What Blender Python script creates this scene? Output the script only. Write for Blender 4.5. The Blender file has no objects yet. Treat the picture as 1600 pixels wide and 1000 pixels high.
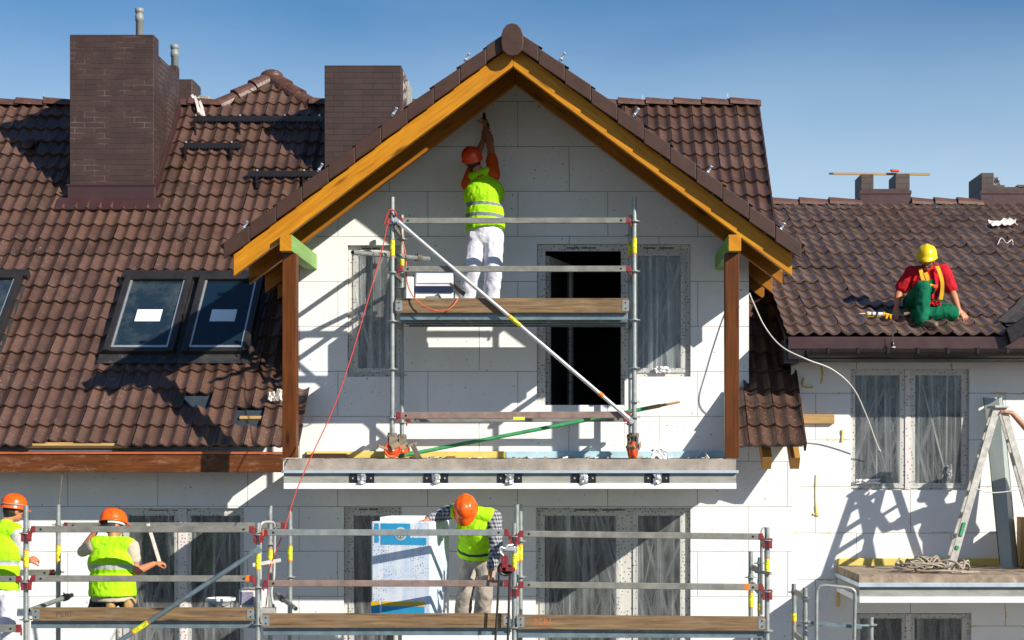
import bpy, bmesh, math, random
import numpy as np
from mathutils import Vector, Matrix, noise
from mathutils.geometry import tessellate_polygon
R = math.radians
random.seed(7)
sc = bpy.context.scene
COL = sc.collection
V3 = Vector

# ------------------------------------------------------------------ camera
F, CX, HY, ZC = 2600.0, 900.0, 720.0, 6.0        # focal length and principal point in photo pixels, eye height
cam_d = bpy.data.cameras.new('camera')
cam = bpy.data.objects.new('camera', cam_d); COL.objects.link(cam)
cam.location = (0, 0, ZC); cam.rotation_euler = (R(90), 0, 0)
cam_d.sensor_width = 36; cam_d.lens = F / 1600 * 36
cam_d.shift_x = -(CX - 800) / 1600; cam_d.shift_y = (HY - 500) / 1600
cam_d.clip_start = .1; cam_d.clip_end = 3000
sc.camera = cam

# ------------------------------------------------------------------ light
SUN = V3((1.20, -1.0, 0.845)).normalized()       # towards the sun
el = math.asin(SUN.z); az = math.atan2(SUN.x, SUN.y)
w = bpy.data.worlds.new('World'); sc.world = w; w.use_nodes = True
wn, wl = w.node_tree.nodes, w.node_tree.links
bg = wn['Background']; bg.inputs['Strength'].default_value = 0.058
sky = wn.new('ShaderNodeTexSky'); sky.sky_type = 'NISHITA'; sky.sun_disc = False
sky.sun_elevation = el; sky.sun_rotation = az
sky.altitude = 600; sky.air_density = 1.0; sky.dust_density = 0.3; sky.ozone_density = 4.0
tcw = wn.new('ShaderNodeTexCoord'); sxw = wn.new('ShaderNodeSeparateXYZ'); wl.new(tcw.outputs['Generated'], sxw.inputs[0])
mpw = wn.new('ShaderNodeMapping'); mpw.inputs['Scale'].default_value = (3, 3, 9); wl.new(tcw.outputs['Generated'], mpw.inputs[0])
nzw = wn.new('ShaderNodeTexNoise'); nzw.inputs['Scale'].default_value = 1.7; nzw.inputs['Detail'].default_value = 5; wl.new(mpw.outputs[0], nzw.inputs['Vector'])
mrw = wn.new('ShaderNodeMapRange'); mrw.interpolation_type = 'SMOOTHSTEP'; mrw.inputs[1].default_value = .29; mrw.inputs[2].default_value = .10; mrw.inputs[3].default_value = -.08; mrw.inputs[4].default_value = .80
wl.new(sxw.outputs[2], mrw.inputs[0])
maw = wn.new('ShaderNodeMath'); maw.operation = 'MULTIPLY_ADD'; wl.new(nzw.outputs[0], maw.inputs[0]); maw.inputs[1].default_value = .30; wl.new(mrw.outputs[0], maw.inputs[2])
mxw = wn.new('ShaderNodeMix'); mxw.data_type = 'RGBA'; mxw.clamp_factor = True; wl.new(maw.outputs[0], mxw.inputs[0]); hsw = wn.new('ShaderNodeHueSaturation'); hsw.inputs['Saturation'].default_value = 1.28; hsw.inputs['Value'].default_value = 1.25; wl.new(sky.outputs[0], hsw.inputs['Color']); wl.new(hsw.outputs[0], mxw.inputs[6]); mxw.inputs[7].default_value = (7.2, 9.4, 11.4, 1)
wl.new(mxw.outputs[2], bg.inputs[0])
sd = bpy.data.lights.new('sun', 'SUN'); sd.energy = 4.9; sd.angle = R(.5); sd.color = (1, .93, .82)
so = bpy.data.objects.new('sun', sd); COL.objects.link(so)
so.rotation_euler = (-SUN).to_track_quat('-Z', 'Y').to_euler(); so.location = (8, 0, 20)
vs = sc.view_settings
vs.view_transform = 'Standard'; vs.look = 'None'; vs.gamma = 1; vs.use_curve_mapping = False; vs.exposure = 0.46
sc.cycles.max_bounces = 6; sc.cycles.transparent_max_bounces = 8
sc.cycles.caustics_reflective = False; sc.cycles.caustics_refractive = False

# ------------------------------------------------------------------ helpers
def P(px, py, d):
    """the world point d metres in front of the camera plane seen at photo pixel px, py"""
    return V3(((px - CX) / F * d, d, ZC + (HY - py) / F * d))
def XX(px, d): return (px - CX) / F * d
def ZZ(py, d): return ZC + (HY - py) / F * d

ORG = {}
class MB:
    def __init__(s): s.v = []; s.f = []; s.m = []; s.sm = []
    def add(s, vs_, fs, m=0, smooth=False):
        b = len(s.v); s.v += [tuple(p) for p in vs_]
        for f in fs:
            s.f.append([b + i for i in f]); s.m.append(m); s.sm.append(smooth)
        return s
    def box(s, x0, x1, y0, y1, z0, z1, m=0):
        return s.add([(x0,y0,z0),(x1,y0,z0),(x1,y1,z0),(x0,y1,z0),(x0,y0,z1),(x1,y0,z1),(x1,y1,z1),(x0,y1,z1)],
              [(0,3,2,1),(4,5,6,7),(0,1,5,4),(1,2,6,5),(2,3,7,6),(3,0,4,7)], m)
    def obox(s, c, ax, ay, az, hx, hy, hz, m=0):
        c = V3(c); p = []
        for k in (-1, 1):
            for (i, j) in ((-1,-1),(1,-1),(1,1),(-1,1)):
                p.append(c + ax*hx*i + ay*hy*j + az*hz*k)
        return s.add(p, [(0,3,2,1),(4,5,6,7),(0,1,5,4),(1,2,6,5),(2,3,7,6),(3,0,4,7)], m)
    def islands(s, name, mats, parent, step, **kw):
        n = len(s.f)//step
        for i in range(n):
            q = MB(); fs = s.f[i*step:(i+1)*step]; ids = sorted({k for f in fs for k in f}); mp = {k: j for j, k in enumerate(ids)}
            q.add([s.v[k] for k in ids], [[mp[k] for k in f] for f in fs]); q.m = s.m[i*step:(i+1)*step]; q.sm = s.sm[i*step:(i+1)*step]; q.build(name, mats, parent, **kw)
    def beam(s, p0, p1, wd, ht, up=(0,0,1), m=0):
        p0, p1 = V3(p0), V3(p1); d = (p1 - p0); L = d.length; d.normalize()
        side = d.cross(V3(up)).normalized(); u = side.cross(d).normalized()
        return s.obox((p0+p1)/2, d, side, u, L/2, wd/2, ht/2, m)
    def prism(s, poly, vec, m=0):
        n = len(poly); vec = V3(vec); a = [V3(p) for p in poly]; b = [p + vec for p in a]
        nrm = V3((0,0,0))
        for i in range(n): nrm += a[i].cross(a[(i+1) % n])
        flip = nrm.dot(vec) > 0
        f1 = list(range(n)); f2 = [n + i for i in range(n)]
        fs = [f1[::-1] if flip else f1, f2 if flip else f2[::-1]]
        for i in range(n):
            j = (i+1) % n
            fs.append((i, j, n+j, n+i) if flip else (j, i, n+i, n+j))
        return s.add(a + b, fs, m)
    def tube(s, p0, p1, r, r1=None, seg=12, m=0, cap=True):
        p0, p1 = V3(p0), V3(p1); r1 = r if r1 is None else r1
        d = (p1 - p0).normalized(); a = d.orthogonal().normalized(); b = d.cross(a)
        vs_ = []
        for (p, rr) in ((p0, r), (p1, r1)):
            for k in range(seg):
                t = 2*math.pi*k/seg; vs_.append(p + a*math.cos(t)*rr + b*math.sin(t)*rr)
        s.add(vs_, [(k, (k+1) % seg, seg+(k+1) % seg, seg+k) for k in range(seg)], m, True)
        if cap:
            s.add(vs_[:seg], [tuple(range(seg))[::-1]], m); s.add(vs_[seg:], [tuple(range(seg))], m)
        return s
    def path(s, pts, r, seg=7, m=0, closed=False):
        pts = [V3(p) for p in pts]; n = len(pts); vs_ = []
        a = None
        for i, p in enumerate(pts):
            d = (pts[min(i+1, n-1)] - pts[max(i-1, 0)])
            if d.length < 1e-9: d = V3((0,0,1))
            d.normalize()
            if a is None: a = d.orthogonal().normalized()
            a = (a - d*a.dot(d))
            if a.length < 1e-6: a = d.orthogonal()
            a.normalize(); b = d.cross(a)
            rr = r[i] if isinstance(r, (list, tuple)) else r
            for k in range(seg):
                t = 2*math.pi*k/seg; vs_.append(p + a*math.cos(t)*rr + b*math.sin(t)*rr)
        fs = [(i*seg+k, i*seg+(k+1) % seg, (i+1)*seg+(k+1) % seg, (i+1)*seg+k) for i in range(n-1) for k in range(seg)]
        s.add(vs_, fs, m, True)
        s.add(vs_[:seg], [tuple(range(seg))[::-1]], m); s.add(vs_[-seg:], [tuple(range(seg))], m)
        return s
    def ell(s, c, ax, ay, az, rx, ry, rz, seg=16, ring=10, m=0):
        c = V3(c); vs_ = [c + az*rz]
        for i in range(1, ring):
            ph = math.pi*i/ring
            for k in range(seg):
                t = 2*math.pi*k/seg
                vs_.append(c + ax*rx*math.sin(ph)*math.cos(t) + ay*ry*math.sin(ph)*math.sin(t) + az*rz*math.cos(ph))
        vs_.append(c - az*rz); L = len(vs_)-1; fs = []
        for k in range(seg):
            k2 = (k+1) % seg
            fs.append((0, 1+k, 1+k2)); b = 1+(ring-2)*seg; fs.append((L, b+k2, b+k))
            for i in range(ring-2): q = 1+i*seg; fs.append((q+k, q+seg+k, q+seg+k2, q+k2))
        return s.add(vs_, fs, m, True)
    def ball(s, c, r, m=0, seg=14, ring=8): return s.ell(c, V3((1,0,0)), V3((0,1,0)), V3((0,0,1)), r, r, r, seg, ring, m)
    def cap(s, p0, r0, p1, r1, m=0):
        s.ball(p0, r0, m); s.ball(p1, r1, m)
        if (V3(p1)-V3(p0)).length > 1e-4: s.tube(p0, p1, r0, r1, 14, m)
        return s
    def disc(s, c, ax, r, th, seg=20, m=0):
        ax = V3(ax).normalized(); return s.tube(V3(c)-ax*th/2, V3(c)+ax*th/2, r, r, seg, m)
    def lathe(s, base, prof, seg=20, m=0, ax=V3((0,0,1))):
        a = ax.orthogonal().normalized(); b = ax.cross(a); vs_ = []
        for (r, h) in prof:
            for k in range(seg):
                t = 2*math.pi*k/seg; vs_.append(V3(base) + ax*h + (a*math.cos(t) + b*math.sin(t))*r)
        n = len(prof)
        s.add(vs_, [(i*seg+k, i*seg+(k+1) % seg, (i+1)*seg+(k+1) % seg, (i+1)*seg+k) for i in range(n-1) for k in range(seg)], m, True)
        return s
    def build(s, name, mats, parent=None, bevel=0, grain=(1,0,0), loc=None):
        org = V3(ORG[parent.name]) if parent is not None else V3(loc if loc is not None else (0,0,0))
        me = bpy.data.meshes.new(name)
        vv = [(p[0]-org.x, p[1]-org.y, p[2]-org.z) for p in s.v]
        me.from_pydata(vv, [], s.f); me.update()
        if not isinstance(mats, (list, tuple)): mats = [mats]
        for m in mats: me.materials.append(m)
        me.polygons.foreach_set('material_index', s.m); me.polygons.foreach_set('use_smooth', s.sm)
        uv = me.uv_layers.new(name='UVMap'); ud = V3(grain).normalized(); buf = []
        off = random.random()*30
        for pl in me.polygons:
            n = pl.normal; vd = n.cross(ud)
            if vd.length < .2: vd = n.orthogonal()
            vd.normalize()
            for vi in pl.vertices:
                q = me.vertices[vi].co; buf += [q.dot(ud)+off, q.dot(vd)+off*.37]
        uv.data.foreach_set('uv', buf)
        return link(name, me, parent, org, bevel)
def link(name, me, parent, org, bevel=0):
    o = bpy.data.objects.new(name, me); COL.objects.link(o)
    if parent is not None: o.parent = parent
    else: o.location = org
    ORG[o.name] = tuple(org)
    if bevel:
        b = o.modifiers.new('bevel', 'BEVEL'); b.width = bevel; b.segments = 2; b.limit_method = 'ANGLE'; b.angle_limit = R(40)
    return o
def tag(o, label, cat, group=None):
    o['label'] = label; o['category'] = cat
    if group: o['group'] = group
    return o
def thing(name, label, cat, loc, group=None):
    o = bpy.data.objects.new(name, None); COL.objects.link(o); o.location = loc; o.empty_display_size = .2
    ORG[o.name] = tuple(loc); return tag(o, label, cat, group)
def dup(root, loc, label, group=None):
    def cp(o, par):
        c = o.copy(); COL.objects.link(c)
        if par is not None: c.parent = par
        for ch in o.children: cp(ch, c)
        return c
    r = cp(root, None); r.location = loc; r['label'] = label
    if group: r['group'] = group
    ORG[r.name] = tuple(loc); return r
def text_mesh(body, origin, right, up, size, spacing=1.0, bend=None):
    """lettering as faces; bend = tube radius wraps the text's height round a tube lying along `right`"""
    cu = bpy.data.curves.new('lettering', 'FONT'); cu.body = body; cu.size = 1; cu.align_x = 'CENTER'; cu.align_y = 'CENTER'; cu.space_character = spacing
    cu.resolution_u = 2
    ob = bpy.data.objects.new('lettering', cu); COL.objects.link(ob)
    dg = bpy.context.evaluated_depsgraph_get(); me = bpy.data.meshes.new_from_object(ob.evaluated_get(dg))
    right, up = V3(right).normalized(), V3(up).normalized(); n = right.cross(up)
    out = MB(); pts = []
    for v in me.vertices:
        a, b = v.co.x*size, v.co.y*size
        if bend:
            th = b/bend; pts.append(V3(origin) + right*a + up*math.sin(th)*bend + n*(math.cos(th)-1)*bend)
        else: pts.append(V3(origin) + right*a + up*b)
    out.add(pts, [tuple(p.vertices) for p in me.polygons])
    bpy.data.objects.remove(ob); bpy.data.curves.remove(cu); bpy.data.meshes.remove(me)
    return out

# ------------------------------------------------------------------ materials
class NT:
    def __init__(s, name):
        s.mat = bpy.data.materials.new(name); s.mat.use_nodes = True
        s.n, s.l = s.mat.node_tree.nodes, s.mat.node_tree.links; s.b = s.n['Principled BSDF']
        s.out = s.n['Material Output']
    def new(s, t, **kw):
        nd = s.n.new(t)
        for k, v in kw.items():
            if k.startswith('i_'):
                key = k[2:]; key = int(key) if key.isdigit() else key.replace('_', ' ')
                s.set(nd.inputs[key], v)
            else: setattr(nd, k, v)
        return nd
    def set(s, sock, v):
        if hasattr(v, 'is_output') or isinstance(v, bpy.types.NodeSocket): s.l.new(v, sock)
        else: sock.default_value = v
    def coord(s, kind='Object', scale=(1,1,1), rot=(0,0,0)):
        tc = s.new('ShaderNodeTexCoord'); mp = s.new('ShaderNodeMapping')
        mp.inputs['Scale'].default_value = scale; mp.inputs['Rotation'].default_value = rot
        s.l.new(tc.outputs[kind], mp.inputs[0]); return mp.outputs[0]
    def noise(s, vec, scale, detail=4, rough=.55, dist=0):
        nd = s.new('ShaderNodeTexNoise'); s.l.new(vec, nd.inputs['Vector']); nd.inputs['Scale'].default_value = scale
        nd.inputs['Detail'].default_value = detail; nd.inputs['Roughness'].default_value = rough; nd.inputs['Distortion'].default_value = dist
        return nd.outputs[0]
    def ramp(s, fac, stops, interp='LINEAR'):
        nd = s.new('ShaderNodeValToRGB'); s.l.new(fac, nd.inputs[0]); cr = nd.color_ramp; cr.interpolation = interp
        while len(cr.elements) < len(stops): cr.elements.new(.5)
        for e, (p, c) in zip(cr.elements, stops):
            e.position = p; e.color = (c, c, c, 1) if isinstance(c, (int, float)) else (*c[:3], 1)
        return nd.outputs[0]
    def mix(s, fac, a, b, mode='MIX'):
        nd = s.new('ShaderNodeMix', data_type='RGBA', blend_type=mode)
        for sock, v in ((nd.inputs[0], fac), (nd.inputs[6], a), (nd.inputs[7], b)):
            if isinstance(v, tuple): v = (*v[:3], 1)
            s.set(sock, v)
        return nd.outputs[2]
    def math(s, op, a, b=0.0, clamp=False):
        nd = s.new('ShaderNodeMath', operation=op, use_clamp=clamp); s.set(nd.inputs[0], a); s.set(nd.inputs[1], b); return nd.outputs[0]
    def bump(s, h, strength=.3, dist=.01):
        nd = s.new('ShaderNodeBump'); nd.inputs['Strength'].default_value = strength; nd.inputs['Distance'].default_value = dist
        s.l.new(h, nd.inputs['Height']); s.l.new(nd.outputs[0], s.b.inputs['Normal'])
    def fin(s, color=None, rough=None, metal=None, spec=None):
        for k, v in (('Base Color', color), ('Roughness', rough), ('Metallic', metal), ('Specular IOR Level', spec)):
            if v is None: continue
            if isinstance(v, tuple): v = (*v[:3], 1)
            s.set(s.b.inputs[k], v)
        return s.mat
def mulc(c, k): return tuple(x*k for x in c)
def plain(name, c, rough=.6, metal=0, var=.25, scale=8, bump=.15, bscale=60, stretch=(1,1,1), dirt=None, spec=None):
    t = NT(name); co = t.coord(scale=stretch)
    n = t.noise(co, scale, 5); col = t.mix(t.ramp(n, [(.3, 0), (.7, 1)]), mulc(c, 1-var), mulc(c, 1+var*.6))
    if dirt:
        n2 = t.noise(co, scale*2.3, 6, .7); col = t.mix(t.ramp(n2, [(.58, 0), (.7, .8)]), col, dirt)
    if bump: t.bump(t.noise(co, bscale, 3), bump, .004)
    rr = t.ramp(t.noise(co, scale*3, 3), [(.3, max(.02, rough-.1)), (.7, min(1, rough+.1))])
    return t.fin(col, rr, metal, spec)
def wood(name, c, dark, rough=.55, grain=22, knots=True, worn=None):
    t = NT(name); uv = t.coord('UV', (1.2, grain, 1)); uv2 = t.coord('UV', (1, 1, 1))
    n = t.noise(uv, 1.6, 6, .6, .6); n2 = t.noise(uv2, 3, 3)
    col = t.mix(t.ramp(n, [(.32, 0), (.68, 1)]), dark, c)
    col = t.mix(t.ramp(n2, [(.38, 0), (.72, .5)]), col, mulc(c, .66))
    if knots:
        uv3 = t.coord('UV', (1.6, 7, 1)); vo = t.new('ShaderNodeTexVoronoi'); t.l.new(uv3, vo.inputs['Vector']); vo.inputs['Scale'].default_value = 1.0
        k = t.ramp(vo.outputs['Distance'], [(.06, 1), (.19, 0)]); col = t.mix(k, col, mulc(dark, .35))
    if worn:
        col = t.mix(t.ramp(t.noise(t.coord('UV', (2, 5, 1)), 2.2, 6, .7), [(.52, 0), (.72, .75)]), col, worn)
    t.bump(n, .25, .003)
    return t.fin(col, rough, 0, .3)
def tilemat(name, c, c2, splash):
    t = NT(name); at = t.new('ShaderNodeAttribute', attribute_name='tint'); co = t.coord()
    col = t.mix(at.outputs['Fac'], c, c2)
    n = t.noise(co, 3.0, 6, .65); col = t.mix(t.ramp(n, [(.4, 0), (.75, .55)]), col, mulc(c2, 1.35))
    n3 = t.noise(co, 26, 4, .7); col = t.mix(t.ramp(n3, [(.45, 0), (.8, .5)]), col, mulc(c, .55))
    sp = t.noise(co, 60, 2, .5); big = t.noise(co, 1.1, 3)
    f = t.math('MULTIPLY', t.ramp(sp, [(.66, 0), (.72, 1)]), t.ramp(big, [(.45, 0), (.65, 1)]))
    col = t.mix(f, col, splash)
    t.bump(t.noise(co, 150, 3), .3, .003)
    return t.fin(col, t.ramp(n, [(.3, .27), (.7, .46)]), 0, .6)
def epswall(name, base=(.84,.845,.83), line=(.42,.40,.34), foam=None, board=(1.0, .5), speck=1.0, tone=.025):
    t = NT(name); co = t.coord(); sep = t.new('ShaderNodeSeparateXYZ'); t.l.new(co, sep.inputs[0])
    cb = t.new('ShaderNodeCombineXYZ'); t.l.new(t.math('ADD', sep.outputs[0], sep.outputs[1]), cb.inputs[0]); t.l.new(sep.outputs[2], cb.inputs[1])
    dn = t.new('ShaderNodeTexNoise'); dn.inputs['Scale'].default_value = 3.2; t.l.new(co, dn.inputs['Vector'])
    vm = t.new('ShaderNodeVectorMath', operation='MULTIPLY_ADD'); t.l.new(dn.outputs['Color'], vm.inputs[0]); vm.inputs[1].default_value = (.012,.012,0); t.l.new(cb.outputs[0], vm.inputs[2])
    br = t.new('ShaderNodeTexBrick', offset=.43); t.l.new(vm.outputs[0], br.inputs['Vector'])
    for k, v in (('Scale', 1), ('Mortar Size', .003), ('Mortar Smooth', .3), ('Brick Width', board[0]), ('Row Height', board[1])): br.inputs[k].default_value = v
    br.inputs['Color1'].default_value = (*base, 1); br.inputs['Color2'].default_value = (*mulc(base, 1-tone), 1)
    jn = t.ramp(t.noise(co, 2.2, 4), [(.47, .0), (.68, .42)])
    jf = t.math('MULTIPLY', br.outputs['Fac'], jn)
    col = t.mix(jf, br.outputs['Color'], line)
    if foam:
        b2 = t.new('ShaderNodeTexBrick', offset=.43); t.l.new(vm.outputs[0], b2.inputs['Vector'])
        for k, v in (('Scale', 1), ('Mortar Size', .016), ('Mortar Smooth', .1), ('Brick Width', board[0]), ('Row Height', board[1])): b2.inputs[k].default_value = v
        fm = t.math('MULTIPLY', b2.outputs['Fac'], t.ramp(t.noise(co, 4.2, 5, .7), [(.55, 0), (.59, 1)])); col = t.mix(fm, col, foam)
    # small holes and scuffs pressed into the polystyrene, dowel plugs
    tot = None
    for sc_, thr, dens in ((13, .085, .86), (3.6, .042, .62), (27, .13, .90)):
        vo = t.new('ShaderNodeTexVoronoi', voronoi_dimensions='2D'); t.l.new(cb.outputs[0], vo.inputs['Vector']); vo.inputs['Scale'].default_value = sc_
        s3 = t.new('ShaderNodeSeparateColor'); t.l.new(vo.outputs['Color'], s3.inputs[0])
        dot = t.math('MULTIPLY', t.ramp(vo.outputs['Distance'], [(thr*.6, 1), (thr, 0)]), t.ramp(s3.outputs[0], [(dens, 0), (dens+.02, 1)]))
        tot = dot if tot is None else t.math('MAXIMUM', tot, dot)
    tot = t.math('MULTIPLY', tot, t.ramp(t.noise(co, .9, 3), [(.36, .15), (.6, speck)]))
    col = t.mix(tot, col, (.16,.15,.14))
    col = t.mix(t.ramp(t.noise(co, 1.6, 6, .65), [(.44, 0), (.78, .55)]), col, mulc(base, .80))
    t.bump(t.math('SUBTRACT', t.noise(co, 90, 3), t.math('MULTIPLY', br.outputs['Fac'], .5)), .25, .004)
    return t.fin(col, .85, 0, .2)
def brickmat(name, c, mortar, bw=.26, rh=.075, seed=0):
    t = NT(name); co = t.coord(); sep = t.new('ShaderNodeSeparateXYZ'); t.l.new(co, sep.inputs[0])
    cb = t.new('ShaderNodeCombineXYZ'); t.l.new(t.math('ADD', sep.outputs[0], sep.outputs[1]), cb.inputs[0]); t.l.new(sep.outputs[2], cb.inputs[1])
    br = t.new('ShaderNodeTexBrick', offset=.5); t.l.new(cb.outputs[0], br.inputs['Vector'])
    for k, v in (('Scale', 1), ('Mortar Size', .006), ('Mortar Smooth', .2), ('Brick Width', bw), ('Row Height', rh)): br.inputs[k].default_value = v
    br.inputs['Color1'].default_value = (*c, 1); br.inputs['Color2'].default_value = (*mulc(c, .76), 1)
    mm = t.mix(t.ramp(t.noise(co, 2.5, 4), [(.5, 0), (.66, 1)]), mulc(c, .6), mortar)
    col = t.mix(br.outputs['Fac'], br.outputs['Color'], mm)
    col = t.mix(t.ramp(t.noise(co, 5, 5), [(.45, 0), (.8, .5)]), col, mulc(c, 1.35))
    t.bump(t.math('SUBTRACT', t.math('MULTIPLY', t.noise(co, 120, 2), .4), br.outputs['Fac']), .5, .006)
    return t.fin(col, .6, 0, .4)
def framemat(name, c=(.72,.72,.69), dots=(.13,.12,.12), pink=0):
    t = NT(name); co = t.coord(); sep = t.new('ShaderNodeSeparateXYZ'); t.l.new(co, sep.inputs[0]); cb = t.new('ShaderNodeCombineXYZ'); t.l.new(t.math('ADD', sep.outputs[0], sep.outputs[1]), cb.inputs[0]); t.l.new(sep.outputs[2], cb.inputs[1])
    vo = t.new('ShaderNodeTexVoronoi', voronoi_dimensions='2D'); t.l.new(cb.outputs[0], vo.inputs['Vector']); vo.inputs['Scale'].default_value = 27; vo.inputs['Randomness'].default_value = .8
    s3 = t.new('ShaderNodeSeparateColor'); t.l.new(vo.outputs['Color'], s3.inputs[0])
    d = t.math('MULTIPLY', t.ramp(vo.outputs['Distance'], [(.15, 1), (.27, 0)]), t.ramp(s3.outputs[1], [(.55, 0), (.57, 1)]))
    dc = dots if not pink else t.mix(t.ramp(s3.outputs[2], [(.4, 0), (.5, 1)]), dots, (.55,.08,.13))
    col = t.mix(t.ramp(t.noise(co, 5, 5), [(.4, 0), (.75, .5)]), c, mulc(c, .75)); col = t.mix(d, col, dc)
    return t.fin(col, .45, 0, .4)
def filmmat(name, amount=1.0, seed=0.0):
    t = NT(name); co = t.coord()
    f = None
    for k, (ang, sx, sz, lo) in enumerate(((.0, 15, .35, .50), (.26, 17, .30, .55), (-.36, 14, .28, .56), (.12, 44, .35, .60), (-.2, 38, .3, .62))):
        mp = t.new('ShaderNodeMapping'); t.l.new(co, mp.inputs[0]); mp.inputs['Rotation'].default_value = (0, ang, 0); mp.inputs['Location'].default_value = (seed+k*3.1, 0, seed*.7)
        m2 = t.new('ShaderNodeMapping'); t.l.new(mp.outputs[0], m2.inputs[0]); m2.inputs['Scale'].default_value = (sx, 1, sz)
        r = t.ramp(t.noise(m2.outputs[0], 1.0, 5, .6, .35), [(lo-.06, 0), (lo+.07, .30*amount), (min(1, lo+.2), .8*amount)])
        f = r if f is None else t.math('MAXIMUM', f, r)
    big = t.ramp(t.noise(co, 2.4, 4), [(.3, .35), (.62, 1)])
    f = t.math('ADD', t.math('MULTIPLY', f, big), .095*amount, True)
    tr = t.new('ShaderNodeBsdfTransparent'); di = t.new('ShaderNodeBsdfDiffuse'); di.inputs[0].default_value = (.62,.65,.66,1)
    gl = t.new('ShaderNodeBsdfGlossy'); gl.inputs['Roughness'].default_value = .22
    bp = t.new('ShaderNodeBump'); bp.inputs['Strength'].default_value = .6; bp.inputs['Distance'].default_value = .02
    t.l.new(f, bp.inputs['Height'])
    for q in (di, gl): t.l.new(bp.outputs[0], q.inputs['Normal'])
    m1 = t.new('ShaderNodeMixShader'); m1.inputs[0].default_value = .25; t.l.new(di.outputs[0], m1.inputs[1]); t.l.new(gl.outputs[0], m1.inputs[2])
    m2 = t.new('ShaderNodeMixShader'); t.l.new(f, m2.inputs[0]); t.l.new(tr.outputs[0], m2.inputs[1]); t.l.new(m1.outputs[0], m2.inputs[2])
    t.l.new(m2.outputs[0], t.out.inputs[0]); t.n.remove(t.b)
    return t.mat
def glassmat(name, c=(.012,.016,.018), rough=.06, dust=.15, dustc=(.4,.42,.4)):
    t = NT(name); co = t.coord(); n = t.noise(co, 2.5, 5, .7)
    col = t.mix(t.ramp(n, [(.45, 0), (.85, dust)]), c, dustc)
    return t.fin(col, t.ramp(t.noise(co, 6, 4), [(.3, rough), (.8, rough+.12)]), 0, .5)
def plaidmat(name):
    t = NT(name); co = t.coord(scale=(1,1,1)); sep = t.new('ShaderNodeSeparateXYZ'); t.l.new(co, sep.inputs[0])
    def st(s_, k): return t.ramp(t.math('FRACT', t.math('MULTIPLY', s_, k)), [(.45, 0), (.55, 1)])
    a = st(t.math('ADD', sep.outputs[0], sep.outputs[1]), 26); b = st(sep.outputs[2], 26)
    f = t.math('MULTIPLY', t.math('ADD', a, b), .5)
    return t.fin(t.mix(f, (.035,.04,.055), (.42,.42,.44)), .9, 0, .1)
def vestmat(name, bands, c=(.43,.86,.010), grey=(.42,.44,.46), dark=None):
    t = NT(name); at = t.new('ShaderNodeAttribute', attribute_name='along'); co = t.coord(); n = t.noise(co, 9, 4)
    col = t.mix(t.ramp(n, [(.35, 0), (.75, .7)]), c, mulc(c, .8))
    f = None
    for (a, b) in bands:
        g = t.math('MULTIPLY', t.math('GREATER_THAN', at.outputs['Fac'], a), t.math('LESS_THAN', at.outputs['Fac'], b))
        f = g if f is None else t.math('MAXIMUM', f, g)
    if f is not None: col = t.mix(f, col, grey)
    if dark is not None: col = t.mix(t.math('LESS_THAN', at.outputs['Fac'], dark), col, (.02,.02,.025))
    t.bump(t.noise(co, 16, 5, .65, 1.0), .85, .014)
    col = t.mix(t.ramp(t.noise(co, 13, 6, .7), [(.55, 0), (.75, .35)]), col, (.30,.38,.10))
    return t.fin(col, .75, 0, .2)
def skymat(): pass

M = {}
M['tile'] = tilemat('brown roof tile', (.056,.030,.021), (.116,.062,.044), (.5,.44,.4))
M['tile2'] = tilemat('weathered roof tile', (.100,.061,.047), (.168,.110,.087), (.6,.55,.5))
M['tile3'] = tilemat('dusty roof tile', (.14,.075,.055), (.20,.115,.085), (.7,.65,.6))
M['verge'] = plain('brown verge tile', (.052,.020,.011), .55, var=.2, scale=5)
M['under'] = plain('roof underlay', (.03,.045,.06), .6, bump=.1)
M['wall'] = epswall('polystyrene board', speck=.9)
M['wall2'] = epswall('polystyrene board with foam', base=(.86,.86,.85), foam=(.62,.47,.17), speck=.25, board=(1.06,.52), tone=.02)
M['brick'] = brickmat('dark brown brick', (.056,.031,.026), (.15,.115,.105), .25, .067)
M['brick2'] = brickmat('grey brown brick', (.085,.062,.052), (.04,.03,.028), .25, .085)
M['flash'] = plain('brown sheet metal', (.055,.024,.024), .4, .0, var=.2, scale=3)
M['rafter'] = wood('yellow timber darkened as shade', (.40,.155,.005), (.22,.075,.003), .55, 16)  # same stain as the barge, darkened to paint in the shade under the gable
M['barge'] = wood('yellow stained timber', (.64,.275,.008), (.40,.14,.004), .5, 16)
M['soffit'] = wood('dark brown boarding', (.045,.021,.007), (.025,.011,.004), .6, 16)  # boards coloured darker to deepen the shade of the gable underside
M['post'] = wood('red brown stained timber', (.150,.042,.003), (.06,.015,.002), .45, 18)
M['fascia'] = wood('worn brown stained timber', (.17,.052,.010), (.07,.02,.006), .5, 18, worn=(.30,.17,.10))
M['plank'] = wood('weathered plank', (.31,.20,.10), (.085,.05,.028), .75, 24, worn=(.23,.185,.14))
M['batten'] = wood('pale batten', (.52,.35,.15), (.38,.22,.08), .7, 18)
M['green'] = wood('green treated timber', (.26,.46,.14), (.19,.36,.10), .65, 16)
M['steel'] = plain('galvanised steel', (.34,.37,.36), .45, .5, var=.25, scale=14, bump=.1, dirt=(.30,.29,.25))
M['rail'] = plain('dull galvanised rail', (.25,.25,.22), .55, .3, var=.3, scale=10, bump=.15, dirt=(.25,.17,.13))
M['rail2'] = plain('rusty galvanised rail', (.28,.20,.17), .6, .25, var=.3, scale=9, bump=.15, dirt=(.27,.10,.09))
M['deck'] = plain('blue grey steel deck', (.19,.26,.29), .5, .45, var=.3, scale=6, dirt=(.33,.36,.36))
M['alu'] = plain('bright aluminium', (.70,.72,.72), .35, .7, var=.15, scale=9)
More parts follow.
